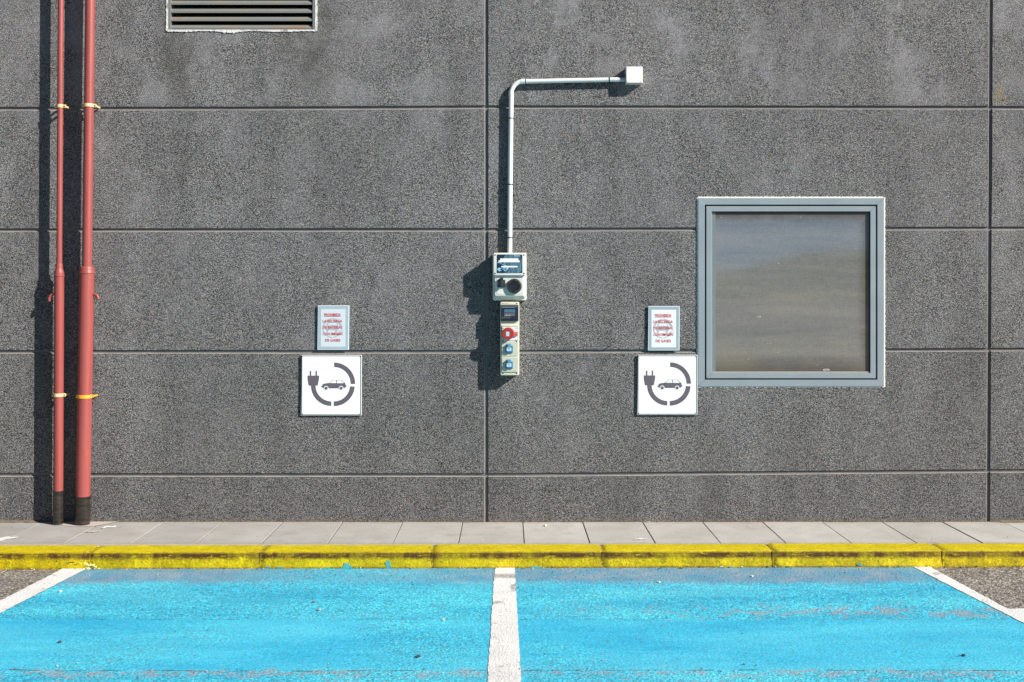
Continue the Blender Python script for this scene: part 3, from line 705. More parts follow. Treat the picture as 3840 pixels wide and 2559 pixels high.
# hills far behind the photographer, seen mirrored in the window
b = MB(); pr = None; n = 280
for layer, (dist, base, amp, sd_) in enumerate(((330, 7.0, 7.0, 3), (520, 17, 12, 8))):
    vs = []
    for i in range(n+1):
        a = math.radians(200 + 140*i/n); x = dist*math.cos(a); y = dist*math.sin(a)-7
        dg = math.degrees(a); e_ = 1.45 + 0.95*min(1, max(0, (dg-282.5)/4.0)) if layer else 0.9
        h = H + dist*math.tan(math.radians(e_)) + amp*.12*mnoise.noise(Vector((a*9, sd_, 0))) + 0.6*mnoise.noise(Vector((a*60, sd_, 2)))
        vs.append((b.bm.verts.new((x*0.86, y*0.86, ROAD)), b.bm.verts.new((x, y, max(h, 1))), b.bm.verts.new((x*1.12, y*1.12, ROAD))))
    for q, r_ in zip(vs, vs[1:]):
        for k in range(2): b.bm.faces.new((q[k], q[k+1], r_[k+1], r_[k])).smooth = True
struct(b.build('hills', M['hill']))

# ------------------------------------------------------------------ the wall: precast panels with false joints
bw = thing('building_wall', 'dark grey pebble-faced precast concrete wall with a grid of joints', 'wall', (0, 0, 0))
GW = 0.0122    # half height of a groove
def interp(x, pts):
    if x <= pts[0][0]: return pts[0][1]
    for (a, va), (c, vc) in zip(pts, pts[1:]):
        if x <= c: return va+(vc-va)*(x-a)/(c-a)
    return pts[-1][1]
GRV = [[(0, 408), (1000, 407), (1860, 402), (3700, 404), (3840, 405)], [(0, 864), (1860, 862), (3700, 857), (3840, 857)],
       [(0, 1320), (1860, 1319.5), (3700, 1312), (3840, 1311)], [(0, 1781.5), (1860, 1782), (3700, 1767), (3840, 1766)],
       [(0, -50), (3840, -52)], [(0, -505), (3840, -507)]]
def gz(k, x): return H - (interp(VX+x*S0, GRV[k]) - VY)/S0
order = [3, 2, 1, 0, 4, 5]
def jag(a, b_, f, s): return mnoise.noise(Vector((a*f, b_*f, s)))
def panel(xl, xr, holes, seed, xlean=0.0):
    """holes: (x0, z0, x1, z1)"""
    xs = set(); x = xl+0.02
    while x < xr-0.03: xs.add(round(x, 4)); x += 0.016
    hx = [h for hh in holes for h in (hh[0], hh[2])]
    xs = [v for v in xs if all(abs(v-h) > 0.006 for h in hx)] + hx
    xs = sorted(xs); xs = [xl, xl+0.0015] + xs + [xr-0.009, xr-0.004, xr]
    rows = [('f', -0.05, 0, 0)]     # kind, value, groove index, profile position
    for k in order:
        rows += [('g', k, -GW, 0.0), ('g', k, -GW+0.0038, 0.0048), ('g', k, -GW+0.0040, 0.0105), ('g', k, GW-0.0008, 0.0108), ('g', k, GW, 0.0)]
    rows += [('f', 5.2, 0, 0)]
    def rz(r, x): return r[1] if r[0] == 'f' else gz(r[1], x)+r[2]
    for hh in holes:
        for z in (hh[1], hh[3]): rows.append(('f', z, 1, 0))
    xm = (xl+xr)/2; rows.sort(key=lambda r: rz(r, xm))
    # split tall rows so that vertical edges can wander
    full = []
    for r, q in zip(rows, rows[1:]):
        full.append((r, 0, None)); gap = rz(q, xm)-rz(r, xm)
        if gap > 0.08:
            m_ = int(gap/0.05)
            for i in range(1, m_): full.append((r, i/m_, q))
    full.append((rows[-1], 0, None))
    bm = bmesh.new(); grid = []
    for (r, t_, q) in full:
        line = []
        for i, x in enumerate(xs):
            z = rz(r, x) if q is None else rz(r, x)*(1-t_)+rz(q, x)*t_
            y = r[3] if q is None else 0.0; xx = x + xlean*(3.5-z)
            if r[0] == 'g' and q is None:
                if r[2] == GW: z += 0.0018*jag(x, r[1], 45, seed)+0.0012*jag(x, r[1], 9, seed)
                elif r[2] == -GW: z -= 0.0016*abs(jag(x, r[1], 38, seed+5))+.0016*max(0, jag(x, r[1], 5, seed+8))
                elif r[3] == 0.0048: z += 0.0010*jag(x, r[1], 30, seed+2)
            if i == 0: xx += 0.0022*jag(z, 3, 40, seed); y = max(y, 0.0)
            if i >= len(xs)-3: xx += 0.0014*jag(z, 5, 28, seed+3)
            if i == len(xs)-2: y = max(y, 0.0025)
            if i == len(xs)-1: y = max(y, 0.009)
            line.append(bm.verts.new((xx, y, z)))
        grid.append((line, r, q))
    skip = set()
    for a in range(len(grid)-1):
        la, ra, qa = grid[a]; lb, rb, qb = grid[a+1]
        for i in range(len(xs)-1):
            xc = (xs[i]+xs[i+1])/2; zc = (la[i].co.z+lb[i].co.z)/2
            if any(h[0] < xc < h[2] and h[1] < zc < h[3] for h in holes): skip.add((a, i)); continue
            f = bm.faces.new((la[i], la[i+1], lb[i+1], lb[i]))
            mt = 0
            if ra[0] == 'g' and qa is None:
                if ra[2] == -GW: mt = 2
                elif ra[2] < GW-0.002: mt = 1
            if i >= len(xs)-3 and mt == 0: mt = 1
            f.material_index = mt
    # side walls of the panel and reveals of the openings
    bot = {}
    def down(v, y=0.03):
        if v not in bot: bot[v] = bm.verts.new((v.co.x, y, v.co.z))
        return bot[v]
    for e in [e for e in bm.edges if len(e.link_faces) == 1]:
        v0, v1 = e.verts; f = bm.faces.new((v0, v1, down(v1), down(v0))); f.material_index = 0
    bmesh.ops.recalc_face_normals(bm, faces=bm.faces[:])
    c_ = [f for f in bm.faces if abs(f.normal.y) > 0.9 and f.material_index == 0]
    if c_ and c_[0].normal.y > 0: bmesh.ops.reverse_faces(bm, faces=bm.faces[:])
    o = MB(); o.bm.free(); o.bm = bm
    return o.build('wall_panel', [M['agg'], M['mortar'], M['rim']], bw)
GR = (P(632, 0)[0], P(0, 109)[1], P(1181, 0)[0], P(0, -330)[1])       # louvre opening
WN = (P(2624, 0)[0], P(0, 1444)[1], P(3310, 0)[0], P(0, 749)[1])      # window opening
seamL = P(-62, 0)[0]; seamM0, seamM1 = P(1820, 0)[0], P(1831.5, 0)[0]; seamR0, seamR1 = P(3711.5, 0)[0], P(3722, 0)[0]
lean = -0.0055
panel(seamL-3.36, seamL-0.010, [], 11)
panel(seamL+0.010, seamM0, [GR], 12)
panel(seamM1, seamR0, [WN], 13, 0)
panel(seamR1, seamR1+3.36, [], 14, 0)
for o in bw.children:
    if o.data.vertices: pass
# lean of the right-hand joint
for o in list(bw.children)[2:4]:
    for v in o.data.vertices:
        w = max(0.0, 1-abs(v.co.x-(seamR0+seamR1)/2)/0.30)
        v.co.x += lean*w*(3.0-v.co.z)
b = MB()
for (x0, z0, x1, z1) in ((-6.9, -.2, GR[0]-.03, 5.3), (GR[2]+.03, -.2, 6.9, 5.3), (GR[0]-.03, -.2, GR[2]+.03, GR[1]-.03), (GR[0]-.03, GR[3]+.03, GR[2]+.03, 5.3)):
    b.prism(rr(x0, z0, x1, z1), -0.35, -0.0125)
b.build('joint_backing', M['mortar'], bw)
# building behind, so that the wall has depth and the louvre opens on darkness
b = MB(); b.prism(rr(-6.9, -.2, 6.9, 5.3), -6.0, -0.80); b.build('building_core', M['mortar'], bw)
b = MB()
for poly, d0, d1 in ((rr(GR[0]-.03, GR[1]-.05, GR[0]-.003, GR[3]+.05), -.80, -.36), (rr(GR[2]+.003, GR[1]-.05, GR[2]+.03, GR[3]+.05), -.80, -.36),
                     (rr(GR[0]-.003, GR[1]-.05, GR[2]+.003, GR[1]-.025), -.80, -.36), (rr(GR[0]-.003, GR[3]+.025, GR[2]+.003, GR[3]+.05), -.80, -.36), (rr(GR[0]-.003, GR[1]-.025, GR[2]+.003, GR[3]+.025), -.79, -.77)):
    b.prism(poly, d0, d1)
b.build('duct_lining', M['hole'], bw)
# rusty anchor hole in the upper right panel
b = MB(); ax, az = P(3766, 373)
b.lathe([(0.0085, -0.004), (0.0085, 0.004), (0.0045, 0.004), (0.0045, -0.004)], (ax, 0, az), 'y', 18)
b.lathe([(0.0045, 0.0012), (0.0, 0.0012)], (ax, 0, az), 'y', 18, mat=1)
b.build('anchor_hole', [plain('orange_rust', rgb(.42, .17, .07), .8, .3, 200), M['hole']], bw)
# wedge of soil along the foot of the wall
b = MB()
for (xa, xb, hh) in ((-6.9, P(190, 0)[0], .012), (P(330, 0)[0], P(360, 0)[0], .006), (P(1540, 0)[0], P(1800, 0)[0], .003), (P(3706, 0)[0], 6.9, .013)):
    n = max(4, int((xb-xa)/.02)); pr = None
    for i in range(n+1):
        x = xa+(xb-xa)*i/n; e = min(1, min(i, n-i)/4+.05)
        h_ = hh*e*(1+.5*mnoise.noise(Vector((x*25, 1, 0)))); w_ = hh*2*e*(1+.8*mnoise.noise(Vector((x*19, 7, 0))))
        cur = [b.bm.verts.new(p) for p in ((x, 0.002, h_), (x, -w_*.45, h_*.5), (x, -w_-.004, 0.0012))]
        if pr:
            for k in range(2): b.bm.faces.new((pr[k], pr[k+1], cur[k+1], cur[k]))
        pr = cur
struct(b.build('soil', M['dirt']), 'stuff')

# ------------------------------------------------------------------ louvre vent
g0 = P(905, 112)
lv = thing('louvre_vent', 'rust-streaked grey metal louvre vent with dark gaps at the top of the wall', 'vent', (g0[0], 0, g0[1]))
xo0, xo1 = P(629, 0)[0], P(1184, 0)[0]; xi0, xi1 = P(641, 0)[0], P(1172.5, 0)[0]; zb0 = P(0, 114)[1]; zt1 = P(0, -334)[1]
b = MB()
b.prism(rr(xo0, zb0, xi0, zt1), -0.06, 0.004, .001); b.prism(rr(xi1, zb0, xo1, zt1), -0.06, 0.004, .001)
b.prism(rr(xi0, zb0, xi1, zb0+.005), -0.06, 0.003); b.prism(rr(xi0, zt1-.02, xi1, zt1), -0.06, 0.004)
b.build('frame', M['louvreframe'], lv)
pitch = 30.8/S0
for k in range(14):
    zl = P(0, 110.5)[1] + k*pitch
    if zl+.03 > zt1-.02: break
    b = MB(); lip = 0.0125
    sec = [(0.0, zl), (0.0, zl+lip), (0.016, zl+lip+0.018), (0.045, zl+lip+0.034), (0.045, zl+lip+0.0325), (0.017, zl+lip+0.0163), (0.0018, zl+lip-0.0008), (0.0018, zl)]
    t = bmesh.new(); A = [t.verts.new((xi0-.001, y, z)) for y, z in sec]; B = [t.verts.new((xi1+.001, y, z)) for y, z in sec]
    t.faces.new(A); t.faces.new(B)
    for i in range(len(sec)): j = (i+1) % len(sec); t.faces.new((A[i], A[j], B[j], B[i]))
    b._merge(t); b.build('slat', M['louvre'], lv)
def ragrim(b, x0, z0, x1, z1, w, d, seed, sides='lbrt', inner=0.003, f=60.0, mat=0, gaps=0.0):
    """jagged bead round a rectangle, its outer edge wandering"""
    def run(pa, pb, nrm, s):
        pa, pb = Vector(pa), Vector(pb); L = (pb-pa).length; n = int(L/.005); out = []
        for i in range(n+1):
            p = pa+(pb-pa)*i/n; q = i*.005
            k = w*(1+.55*mnoise.noise(Vector((q*f, s, 0)))+.45*mnoise.noise(Vector((q*f*2.7, s, 3)))) * (1-gaps+gaps*2.2*max(0, .25+mnoise.noise(Vector((q*6, s, 9)))))
            out.append((p.x+nrm[0]*max(k, .0006), p.y+nrm[1]*max(k, .0006)))
        poly = out + [(pb.x-nrm[0]*inner, pb.y-nrm[1]*inner), (pa.x-nrm[0]*inner, pa.y-nrm[1]*inner)]
        b.prism(poly, -.003, d, mat=mat)
    if 'l' in sides: run((x0, z0-w*.5), (x0, z1+w*.5), (-1, 0), seed)
    if 'r' in sides: run((x1, z0-w*.5), (x1, z1+w*.5), (1, 0), seed+1)
    if 't' in sides: run((x0, z1), (x1, z1), (0, 1), seed+2)
    if 'b' in sides: run((x0, z0), (x1, z0), (0, -1), seed+3)
b = MB(); ragrim(b, xo0, zb0, xo1, zt1, .0125, .0055, 21, gaps=0.45); b.build('plaster_rim', M['plaster'], lv)

# ------------------------------------------------------------------ window
w0 = P(2967, 1449)
wd = thing('window', 'square window in a blue-grey metal frame with dusty torn mesh pane', 'window', (w0[0], 0, w0[1]))
def mitre(b, x0, z0, x1, z1, w, d0, d1, bev, mat=0):
    """four mitred frame members with hairline gaps at the corners"""
    g = 0.0004
    for poly in ([(x0+g, z1), (x1-g, z1), (x1-w-g, z1-w), (x0+w+g, z1-w)], [(x0+g, z0), (x0+w+g, z0+w), (x1-w-g, z0+w), (x1-g, z0)],
                 [(x0, z0+g), (x0, z1-g), (x0+w, z1-w-g), (x0+w, z0+w+g)], [(x1, z0+g), (x1-w, z0+w+g), (x1-w, z1-w-g), (x1, z1-g)]):
        b.prism(poly, d0, d1, bev, 2, mat)
wx0, wx1 = P(2618.5, 0, .01)[0], P(3315, 0, .01)[0]; wz1, wz0 = P(0, 743.5, .01)[1], P(0, 1449.5, .01)[1]
b = MB(); mitre(b, wx0, wz0, wx1, wz1, .0435, -.02, .010, .0012); b.build('outer_frame', M['alu'], wd)
b = MB(); ragrim(b, wx0, wz0, wx1, wz1, .0105, .0042, 41, sides='tr', inner=.004, f=75); ragrim(b, wx0, wz0, wx1, wz1, .0085, .0030, 51, sides='lb', inner=.004, f=75); b.build('sealant_bead', M['sealant'], wd)
b = MB(); gx = .0425
b.prism(rr(wx0+gx, wz0+gx, wx1-gx, wz1-gx), -.0125, -.0115); b.build('gasket', M['gasket'], wd)
sx0, sx1, sz0, sz1 = wx0+.0545, wx1-.0545, wz0+.0535, wz1-.0535
b = MB(); mitre(b, sx0, sz0, sx1, sz1, .0350, -.011, .0085, .001); sash = b.build('sash', M['alu'], wd)
ix0, ix1, iz0, iz1 = sx0+.035, sx1-.035, sz0+.035, sz1-.035
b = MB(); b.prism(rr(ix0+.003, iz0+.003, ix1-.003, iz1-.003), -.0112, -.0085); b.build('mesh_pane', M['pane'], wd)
b = MB(); b.prism(rr(ix0+.004, iz0+.010, ix0+.029, iz1-.004), -.0084, -.0078); b.build('pane_border', M['paneedge'], wd)
b = MB()
b.prism(rr(ix0-.001, iz0-.001, ix0+.0035, iz1+.001), -.0112, .002, .0008); b.prism(rr(ix0+.0037, iz0-.001, ix1+.001, iz0+.0095), -.0083, .001, .001)
b.prism(rr(ix1-.004, iz0+.0097, ix1+.001, iz1+.001), -.0083, -.004, mat=1); b.prism(rr(ix0+.0037, iz1-.004, ix1-.0042, iz1+.001), -.0083, -.004, mat=1)
b.build('glazing_bead', [M['bead'], M['gasket']], wd)
b = MB()
for (px, py, w, h, sd_) in ((2848, 1188, .022, .0045, 1), (2921, 988, .010, .0024, 2), (3100, 1388, .045, .006, 3), (2765, 995, .007, .0018, 4), (2655, 1045, .003, .003, 5)):
    x, z = P(px, py)
    def rag(w_, h_, s): return [(x+w_*(1+.5*mnoise.noise(Vector((math.cos(a)*2, math.sin(a)*2, s))))*math.cos(a), z+h_*(1+.9*mnoise.noise(Vector((math.cos(a)*3, math.sin(a)*3, s+4))))*math.sin(a)) for a in [2*math.pi*i/16 for i in range(16)]]
    b.prism(rag(w*.5, h*1.0, sd_), -.0084, -.0079, mat=0); b.prism(rag(w*.34, h*.45, sd_+9), -.0080, -.0076, mat=1)
b.build('mesh_tear', [M['torn'], M['hole']], wd)

# ------------------------------------------------------------------ electric-car signs
def K2(x, y, d): return P(1100+x/3.2667, 1100+y/3.2667, d)      # coordinates measured in the enlarged view of the left-hand signs
dS = .014
def charge_sign(label, rot_fix=0.0):
    o = K2(468, 1495, dS); root = thing('charging_sign', label, 'sign', (o[0], -.008, o[1]), 'electric-car charging signs on the wall')
    q = lambda pts, d=dS: [K2(x, y, d) for x, y in pts]
    b = MB(); b.prism(q([(93, 1497), (836, 1497), (838, 757), (103, 757)]), .008, dS, .0008, 2)
    b.build('panel', M['signwhite'], root)
    b = MB(); e0, e1 = dS+.0002, dS+.0006
    for p in ([(103, 764), (832, 764), (832, 773), (103, 773)], [(100, 1484), (830, 1484), (830, 1492), (100, 1492)],
              [(103, 774), (111, 774), (108, 1483), (99, 1483)], [(822, 774), (832, 774), (830, 1483), (820, 1483)]): b.prism(q(p), e0, e1)
    b.build('border_line', M['signedge'], root)
    k = 1/3.2667*(D-dS)/F
    b = MB()
    c = K2(499, 1108, dS); b.prism(sector(c[0], c[1], 258*k, 203*k, -1.2, 89.7), e0, e1)
    c = K2(496, 1127, dS); b.prism(sector(c[0], c[1], 257*k, 199*k, -90, -4), e0, e1)
    c = K2(468, 1130, dS); b.prism(sector(c[0], c[1], 252*k, 196*k, 181, 269.2), e0, e1)
    b.build('cable_ring', M['signink'], root)
    b = MB()
    b.prism(q([(174, 1010), (316, 1010), (316, 1046), (298, 1133), (188, 1133), (174, 1050)]), e0, e1)
    for x in (201, 272): b.prism(q([(x, 952), (x+18.5, 952), (x+18.5, 1009), (x, 1009)]), e0, e1)
    b.build('plug_symbol', M['signink'], root)
    b = MB()
    body = [(343, 1148), (344, 1137), (356, 1131), (359, 1117), (375, 1109), (425, 1101), (438, 1100), (484, 1063), (590, 1063), (634, 1102), (640, 1110), (640, 1126), (650, 1129), (650, 1148), (643, 1152), (632, 1153), (629, 1166), (370, 1166), (366, 1160), (352, 1157)]
    b.prism(q(body), e0, e1)
    w0_, w1_ = e1+.0002, e1+.0005
    b.prism(q([(444, 1101), (487, 1068), (526, 1068), (526, 1102)]), w0_, w1_, mat=1)
    b.prism(q([(535, 1068), (587, 1068), (618, 1101), (607, 1103), (535, 1103)]), w0_, w1_, mat=1)
    b.prism(q([(590, 1076), (600, 1080), (619, 1097), (612, 1097)]), w1_+.0001, w1_+.0004, mat=1)
    for wx in (402, 586):
        c = K2(wx, 1164, dS); b.prism(circ(c[0], c[1], 28*k, 28), w0_, w1_, mat=1); b.prism(circ(c[0], c[1], 19.5*k, 28), w1_+.0002, w1_+.0006)
    b.build('car_symbol', [M['signink'], M['signwhite']], root)
    for (x, y, mt, r_) in ((110, 771, 'rustdark', 7), (825, 772, 'rust', 9), (110, 1482, 'rust', 8), (818, 1483, 'rustdark', 7)):
        b = MB(); c = K2(x, y, dS); b.lathe([(r_*k, 0), (r_*k, .0015), (r_*k*.6, .0028), (0, .003)], (c[0], -dS-.0004, c[1]), 'y', 16)
        b.build('screw', M[mt], root)
    return root
def notice_sign(label, pal, dx=0, dy=0):
    o = K2(488, 693, dS); root = thing('notice_sign', label, 'sign', (o[0], -.008, o[1]), 'framed red-lettered notices on the wall')
    q = lambda pts, d=dS: [K2(x, y, d) for x, y in pts]
    e0, e1 = dS+.0002, dS+.0006; k = 1/3.2667*(D-dS)/F
    b = MB(); b.prism(q([(295, 694), (680, 694), (685, 150), (301, 150)]), .008, dS, .001, 2); b.build('panel', M['noticeE'], root)
    b = MB(); b.prism(q([(305, 686), (671, 686), (675, 158), (309, 158)]), e0, e1); b.build('border', pal[1], root)
    b = MB(); b.prism(q([(337, 656), (638, 656), (640, 195), (338, 195)]), e1+.0002, e1+.0006); b.build('paper', pal[0], root)
    f0, f1 = e1+.0008, e1+.0012
    b = MB(); c = K2(477, 425, dS)
    b.prism(sector(c[0], c[1], 121*k, 92*k, 8, 87, 16), f0, f1); b.prism(sector(c[0], c[1], 118*k, 96*k, 93, 176, 16), f0, f1)
    b.prism(sector(c[0], c[1], 121*k, 108*k, 184, 267, 16), f0, f1); b.prism(sector(c[0], c[1], 121*k, 111*k, 273, 318, 10), f0, f1)
    for p in ([(403, 395), (425, 355), (430, 352), (526, 352), (531, 356), (548, 395), (552, 440), (552, 452), (398, 452), (398, 440)],
              [(404, 453), (428, 453), (428, 475), (404, 475)], [(514, 453), (540, 453), (540, 475), (514, 475)],
              [(535, 505), (570, 462), (590, 482), (562, 515), (540, 518)], [(576, 460), (600, 440), (605, 446), (582, 466)], [(590, 478), (616, 458), (620, 464), (596, 484)]):
        b.prism(q(p), f0, f1)
    b.prism(q([(418, 392), (435, 364), (522, 364), (538, 392)]), f1+.0002, f1+.0005, mat=1)
    b.build('emblem', [M['emblem'], pal[0]], root)
    tz = f1+.0012
    for s, x0, x1, yc in (('PROHIBIDA', 381, 582, 263), ('LA RECARGA', 363, 600, 341), ('DE BATERIAS', 363, 602, 419), ('CON EMISION', 364, 604, 498), ('DE GASES', 392, 577, 576)):
        a = K2(x0, yc+16.5, dS); c = K2(x1, yc-16.5, dS); b = MB(); b.text(s, (a[0], a[1], c[0], c[1]), f0, tz, bold=0.008); b.build('text_line', M['redink'], root)
    b = MB(); b.prism(q([(381, 286), (582, 286), (582, 282.5), (381, 282.5)]), f0, tz)
    b.build('underline', M['redink'], root)
    return root
def place(root, px, py, scale=1.0):
    """move a sign so that its foot stands at this photo position on the wall"""
    x, z = P(px, py, dS); root.location.x = x; root.location.z = z; root.scale = (scale,)*3
sA = charge_sign('white square sign with plug and car symbol on the left, between red pipes and charger')
sB = charge_sign('white square sign with plug and car symbol touching the left side of the window frame')
place(sB, 2503.3, 1555.6, 0.992)
nA = notice_sign('bluish framed notice with red PROHIBIDA lettering, above the sign left of the charger', (M['noticeA'], M['noticeAb']))
nB = notice_sign('paler framed notice with red PROHIBIDA lettering, above the sign beside the window', (M['noticeB'], M['noticeBb']))
place(nB, 2489.0, 1314.6)

# ------------------------------------------------------------------ red pipes
def pipe_thing(label, d, top_px, mid_px, bot_px, r_up, r_lo, py_ring, py_collar, py_tape, py_foot, hook_dir, clamps, flare):
    xt, _ = P(top_px, 0, d); xm, zr = P(mid_px, py_ring, d); xb, _ = P(bot_px, 1950, d)
    _, zc = P(0, py_collar, d); _, ztape = P(0, py_tape, d + r_lo)
    root = thing('red_pipe', label, 'pipe', (xb, -d, 0), 'red pipes standing up the wall')
    zt = 5.0
    def cx(z):
        return xm+(xt-xm)*(z-zr)/(P(0, 0, d)[1]-zr) if z > zr else xb+(xm-xb)*(z)/zr
    b = MB(); b.tube([(cx(zc-.01), -d, zc-.01), (cx(2.2), -d, 2.2), (cx(3.4), -d, 3.4), (cx(zt), -d, zt)], r_up, 40); b.build('upper_pipe', M['red'], root)
    b = MB()
    if flare:
        prof = [(r_up+.0035, zc), (r_up+.0045, zc-.004), (r_up+.004, zc-.025), (r_lo*.80, zc-.038), (r_lo*.97, zc-.052), (r_lo+.0005, zc-.066), (r_lo, zr+.004)]
    else:
        prof = [(r_up*.9, zc), (r_lo*.90, zc+.001), (r_lo*.99, zc-.006), (r_lo+.001, zc-.015), (r_lo+.001, zr+.004)]
    prof += [(r_lo+.003, zr+.001), (r_lo+.0035, zr-.002), (r_lo+.002, zr-.006), (r_lo, zr-.008)]
    t = MB(); b.lathe([(r, z) for r, z in prof], (cx(zr), -d, 0), 'z', 44); b.build('reducer', M['red'], root)
    b = MB(); b.tube([(cx(zr-.007), -d, zr-.007), (cx(.9), -d, .9), (cx(ztape), -d, ztape)], r_lo, 44); b.build('lower_pipe', M['red'], root)
    b = MB(); pts = []; rad = []
    n = 14
    for i in range(n+1):
        z = ztape + .002 - (ztape+.012)*i/n; pts.append((cx(z), -d, z)); rad.append(r_lo+.0014+.0009*mnoise.noise(Vector((i*1.9, d*99, 0))))
    b.tube(pts, rad, 40); b.build('tape_wrap', M['tape'], root)
    # overflow spout
    hx, hz = P(mid_px, 1104, d); hz2 = P(0, 1130 if hook_dir < 0 else 1123, d)[1]; x_ = cx(hz)
    b = MB(); pts = []
    reach = .030
    for i in range(9):
        a = math.radians(90-85*i/8); pts.append((x_+hook_dir*(r_lo-.004+.006+reach*math.cos(a)), -d-.004, hz-reach+reach*math.sin(a)))
    pts = [(x_+hook_dir*(r_lo-.012), -d-.004, hz)] + pts + [(pts[-1][0]+hook_dir*.0008, -d-.004, hz2)]
    b.tube(pts, .0095, 18); b.build('overflow_spout', M['red'], root)
    for (py, r, mt, wing) in clamps:
        _, z = P(0, py, d); x = cx(z); b = MB(); hh = .0115
        prof = [(r+.0008, -hh), (r+.0035, -hh+.001), (r+.0038, 0), (r+.0035, hh-.001), (r+.0008, hh)]
        b.lathe(prof, (x, -d, z), 'z', 40)
        for sgn in (-1, 1):
            b.prism(rr(x+sgn*(r+.002), z-hh*.95, x+sgn*(r+wing), z+hh*.95, .004), d-.004, d+.004, .0008)
            b.prism(rr(x+sgn*(r+wing*.3), z-.006, x+sgn*(r+wing*.75), z+.006, .002), .0, d-.0042)
        cl = b.build('clamp', M[mt], root, sharp=40)
        for sgn in (-1, 1):
            c = MB(); c.lathe([(.0055, 0), (.0055, .003), (.0035, .005), (0, .005)], (x+sgn*(r+wing*.58), -d-.004, z), 'y', 12); c.build('screw', M['steel'], cl)
    return root
pipe_thing('slim red pipe with cream wall clamps, the left of the pair', .078, 228, 222, 218, .0182, .0306, 1034, 990, 1845, 1962, -1,
           [(399, .0182, 'clampcream', .020), (1482, .0306, 'clampcream', .015)], True)
pipe_thing('thick red pipe with tan and bright orange clamps, the right of the pair', .080, 338, 326, 309, .0308, .0462, 1024, 1001, 1867, 1968, 1,
           [(397, .0308, 'clampcream', .018), (1487, .0465, 'clamporange', .012)], False)

# ------------------------------------------------------------------ conduit and junction box
dC = .027; rc = .0160
def C(px, py): x, z = P(px, py, dC); return Vector((x, -dC, z))
c0 = C(1911.5, 948)
cn = thing('conduit', 'white plastic conduit climbing from the charger and bending right to the box', 'conduit', (c0.x, -dC, c0.z))
b = MB(); b.tube([C(1911.3, 952), C(1913, 700), C(1917, 358)], rc, 28); b.tube([C(1966, 306), C(2326, 299)], rc*.93, 28)
b.build('straight_pipe', M['pvc'], cn)
A, B_ = C(1917, 352), C(1962, 306.2); pts = []
for i in range(13):
    a = math.radians(180-90*i/12); pts.append(Vector((B_.x+(B_.x-A.x)*math.cos(a), -dC, A.z+(B_.z-A.z)*math.sin(a))))
b = MB(); b.tube(pts, rc*.96, 28); b.build('elbow', M['pvc'], cn)
b = MB(); b.tube([C(1917, 362), C(1917, 343)], rc+.0016, 28); b.build('coupling', M['pvc'], cn); b = MB(); b.tube([C(1954, 306.4), C(1973, 306)], rc+.0012, 28); b.build('coupling', M['pvc'], cn)
b = MB(); b.tube([C(2322, 299.2), C(2350, 299)], rc*.86, 24); b.build('cable_sheath', M['pvcgrey'], cn)
for (px, py, v) in ((1916.2, 444.6, 1), (1914, 692.7, 1), (1912, 892, 1), (1971, 306, 0), (2285, 299.8, 0)):
    c = C(px, py); w = .0026; b = MB()
    dv = Vector((0, 0, w)) if v else Vector((w, 0, 0)); b.tube([c-dv, c+dv], rc+.0022, 24)
    q = (c.x-rc*.9, c.z) if v else (c.x, c.z-rc*.9)
    if v: b.prism(rr(c.x-rc*.75, c.z-.005, c.x-rc*.3, c.z+.004), dC+rc*.6, dC+rc+.003, .001); b.prism(rr(c.x-rc-.006, c.z-.002, c.x-rc-.002, c.z+.002), 0, dC)
    else: b.prism(rr(c.x-.002, c.z-rc-.004, c.x+.002, c.z-rc+.001), 0, dC)
    b.build('strap', M['black'], cn)
dJ = .066; j0 = P(2378.5, 315, .03)
jb = thing('junction_box', 'small white square junction box at the end of the conduit', 'junction box', (j0[0], 0, j0[1]))
b = MB(); b.prism(rpx(2347.6, 250.5, 2409.5, 312.5, dJ-.008, .004), .001, dJ-.006, .001); b.build('box_body', M['kit'], jb)
b = MB(); b.prism(rpx(2348.8, 251.8, 2408.2, 310.8, dJ, .004), dJ-.0055, dJ, .0018); b.build('lid', M['lid'], jb)
for (px, py) in ((2353, 256), (2404, 256), (2353, 306.3), (2403, 306)):
    b = MB(); x, z = P(px, py, dJ); b.lathe([(.0042, -.001), (.0042, .0008), (.003, .0008), (.0028, -.0004), (0, -.0004)], (x, -dJ, z), 'y', 14); b.build('screw', M['metertoggle'], jb)
for (px, py, ax) in ((2362.5, 316, 'd'), (2388, 316, 'd'), (2345, 272, 'l'), (2412, 286, 'r')):
    x, z = P(px, py, .032); y = -.032; b = MB(); r0_ = .0115
    if ax == 'd': zt_ = P(0, 312.5, dJ-.008)[1]; pp = [(x, y, zt_+.002), (x, y, zt_-.004), (x, y, zt_-.009)]
    else:
        sg = -1 if ax == 'l' else 1; xe = P(2347.6 if sg < 0 else 2409.5, 0, dJ-.008)[0]; pp = [(xe-sg*.002, y, z), (xe+sg*.003, y, z), (xe+sg*.006, y, z)]
    b.tube(pp, [r0_, r0_*.9, r0_*.45], 20); b.build('grommet', M['grommet'], jb)
b = MB(); a = P(2361, 309, dJ)
for (px, py, w, h) in ((2376, 273.5, 4, .8), (2376, 277, 5, .8), (2371, 281.5, 5, 1), (2378, 281.5, 3, 1), (2385, 281.5, 5, 1), (2376, 285.5, 4, .8), (2357, 281, 8, .9), (2363, 307, 5, .9)):
    b = MB(); b.prism(rpx(px-w/2, py-h/2, px+w/2, py+h/2, dJ), dJ+.0001, dJ+.0004); b.build('moulded_mark', M['faint'], jb)

